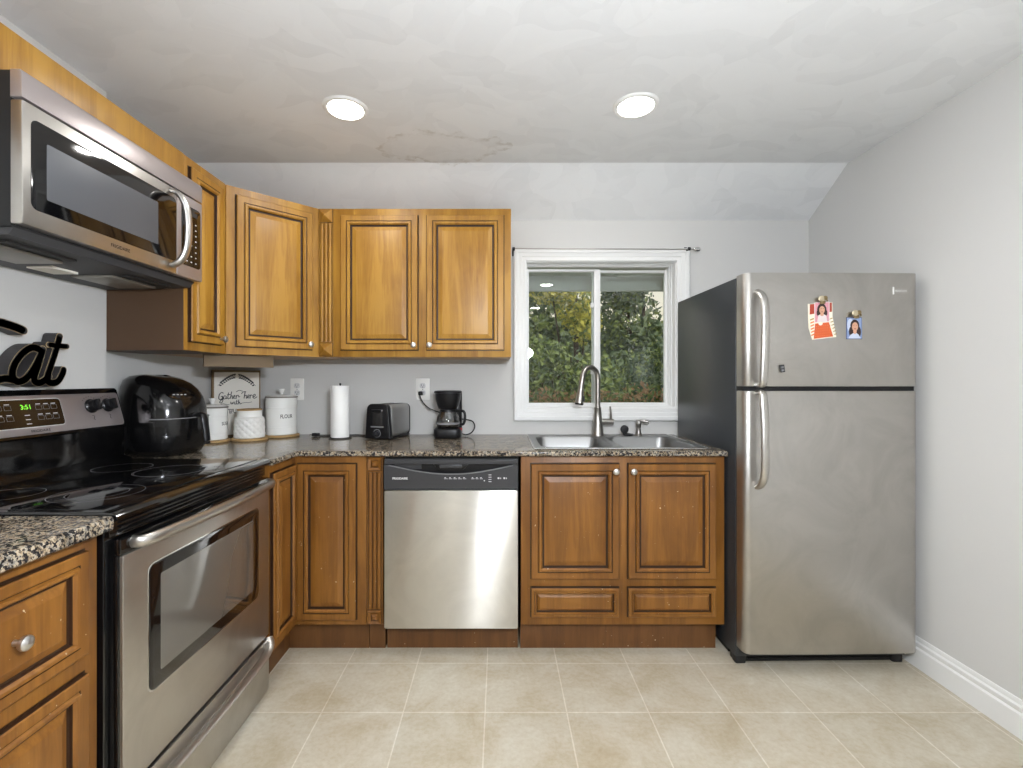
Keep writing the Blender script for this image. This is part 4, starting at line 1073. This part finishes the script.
b.build('slots', sh_, smooth=False)
b = MB(); b.box((-.108, -.0008, .075), (-.050, .002, .155), 'hole', .002); b.box((-.112, -.002, .152), (-.046, .002, .160), 'grey', .001); b.box((-.118, -.002, .064), (-.042, .002, .072), 'grey', .001); b.build('lever_track', fe)
b = MB(); b.box((-.104, -.022, .146), (-.054, .0, .160), 'black', .004); b.build('lever', fe)
b = MB(); b.lathe([(.019, 0), (.018, .006), (.015, .014), (0, .015)], (-.080, 0, .034), 'dgrey', 24, 'y'); b.lathe([(.022, 0), (.022, .001)], (-.080, 0, .034), 'grey', 24, 'y'); b.build('dial', fe)
b = MB(); b.tube([(-.10, .225, .012), (-.17, .20, .005), (-.22, .12, .0035), (-.30, .14, .0035), (-.40, .06, .0035), (-.47, .03, .0035)], .0032, 'rubber', 8, smooth=6)
cd_ = b.build('cord', t)
b = MB(); b.box((-.505, .015, .001), (-.468, .043, .020), 'rubber', .004); b.box((-.521, .020, .008), (-.505, .0215, .013), 'chrome'); b.box((-.521, .036, .008), (-.505, .0375, .013), 'chrome'); b.build('plug', cd_)

# coffee maker
t = thing('coffee_maker', 'black drip coffee maker with glass carafe below the right outlet', 'coffee maker', (-.280, 2.60, ZC))
b = MB(); b.prism(rrect(-.074, -.075, .074, .085, .035, 6), 'z', .004, .052, 'black', .005, 2); b.box((-.05, -.055, .0), (.05, .065, .006), 'rubber'); b.lathe([(0, .052), (.056, .052), (.058, .055), (.056, .056), (0, .056)], (0, -.012, 0), 'rubber', 32); b.build('base', t)
b = MB(); b.prism(rrect(-.045, .050, .070, .092, .018, 4), 'z', .04, .256, 'black', .004); b.build('tank', t)
b = MB(); prev = None
for z, r in ((.158, .040), (.160, .052), (.180, .060), (.210, .068), (.244, .071), (.246, .076), (.255, .076), (.259, .070)):
    cur = [b.bm.verts.new((p[0]*r, p[1]*r-.008, z)) for p in (sup(2*PI*i/40, 2.3) for i in range(40))]
    if prev:
        for i in range(40): b.face((prev[i], prev[(i+1) % 40], cur[(i+1) % 40], cur[i]), 'black')
    else: b.face(cur[::-1], 'black')
    prev = cur
b.face(prev, 'black'); b.build('filter_basket', t, .6)
b = MB(); b.lathe([(.050, .058), (.062, .064), (.064, .085), (.060, .115), (.046, .142), (.044, .150)], (0, -.012, 0), 'carafe', 40)
ca = b.build('carafe', t)
b = MB(); b.lathe([(.062, .076), (.0655, .076), (.0655, .088), (.062, .088)], (0, -.012, 0), 'grey', 40); b.build('band', ca)
b = MB(); b.lathe([(.046, .142), (.047, .150), (.044, .156), (0, .157)], (0, -.012, 0), 'black', 32); b.build('lid', ca)
b = MB(); b.tube([(.044, -.018, .146), (.070, -.025, .150), (.090, -.03, .142), (.094, -.03, .11), (.086, -.03, .078), (.064, -.022, .076)], .0075, 'black', 10, (1, .8), smooth=5); b.build('handle', ca)
b = MB(); b.box((.066, -.03, .062-.02), (.078, -.01, .054), 'red', .002); b.build('switch', t)
b = MB(); b.tube([(-.176, YB-2.60-.02, .243), (-.176, YB-2.60-.05, .232), (-.165, .11, .200), (-.135, .105, .165), (-.100, .105, .145), (-.052, .09, .13), (-.03, .094, .12)], .0034, 'rubber', 8, smooth=6); co = b.build('cord', t)
b = MB(); b.box((-.188, YB-2.60-.034, .229), (-.164, YB-2.60-.0095, .252), 'rubber', .005); b.build('plug', co)
b = MB(); b.tube([(.070, .08, .012), (.095, .07, .008), (.125, .075, .02), (.142, .085, .05), (.132, .09, .078), (.108, .092, .088), (.066, .088, .095)], .0036, 'rubber', 8, smooth=6); b.build('cord', t)

# curtain rod
t = thing('curtain_rod', 'thin bare curtain rod across the top of the window', 'curtain rod', (.085, 2.70, 1.994))
b = MB(); b.tube([(-.005, 0, 0), (1.03, 0, -.004)], .0032, 'nickel', 10); b.build('rod', t)
for x in (.0, 1.005):
    b = MB(); b.box((x-.008, .052, -.03), (x+.008, .059, .022), 'blackmatte', .002); b.tube([(x, .055, 0), (x, .006, -.002)], .005, 'blackmatte', 8); b.lathe([(.010, -.006), (.010, .006)], (x, 0, -.002), 'blackmatte', 12, 'x'); b.build('bracket', t)
b = MB(); b.lathe([(.004, 0), (.009, .006), (.014, .022), (.012, .035), (.005, .042), (0, .043)], (1.028, 0, -.006), 'chrome', 16, 'x'); b.build('finial', t)
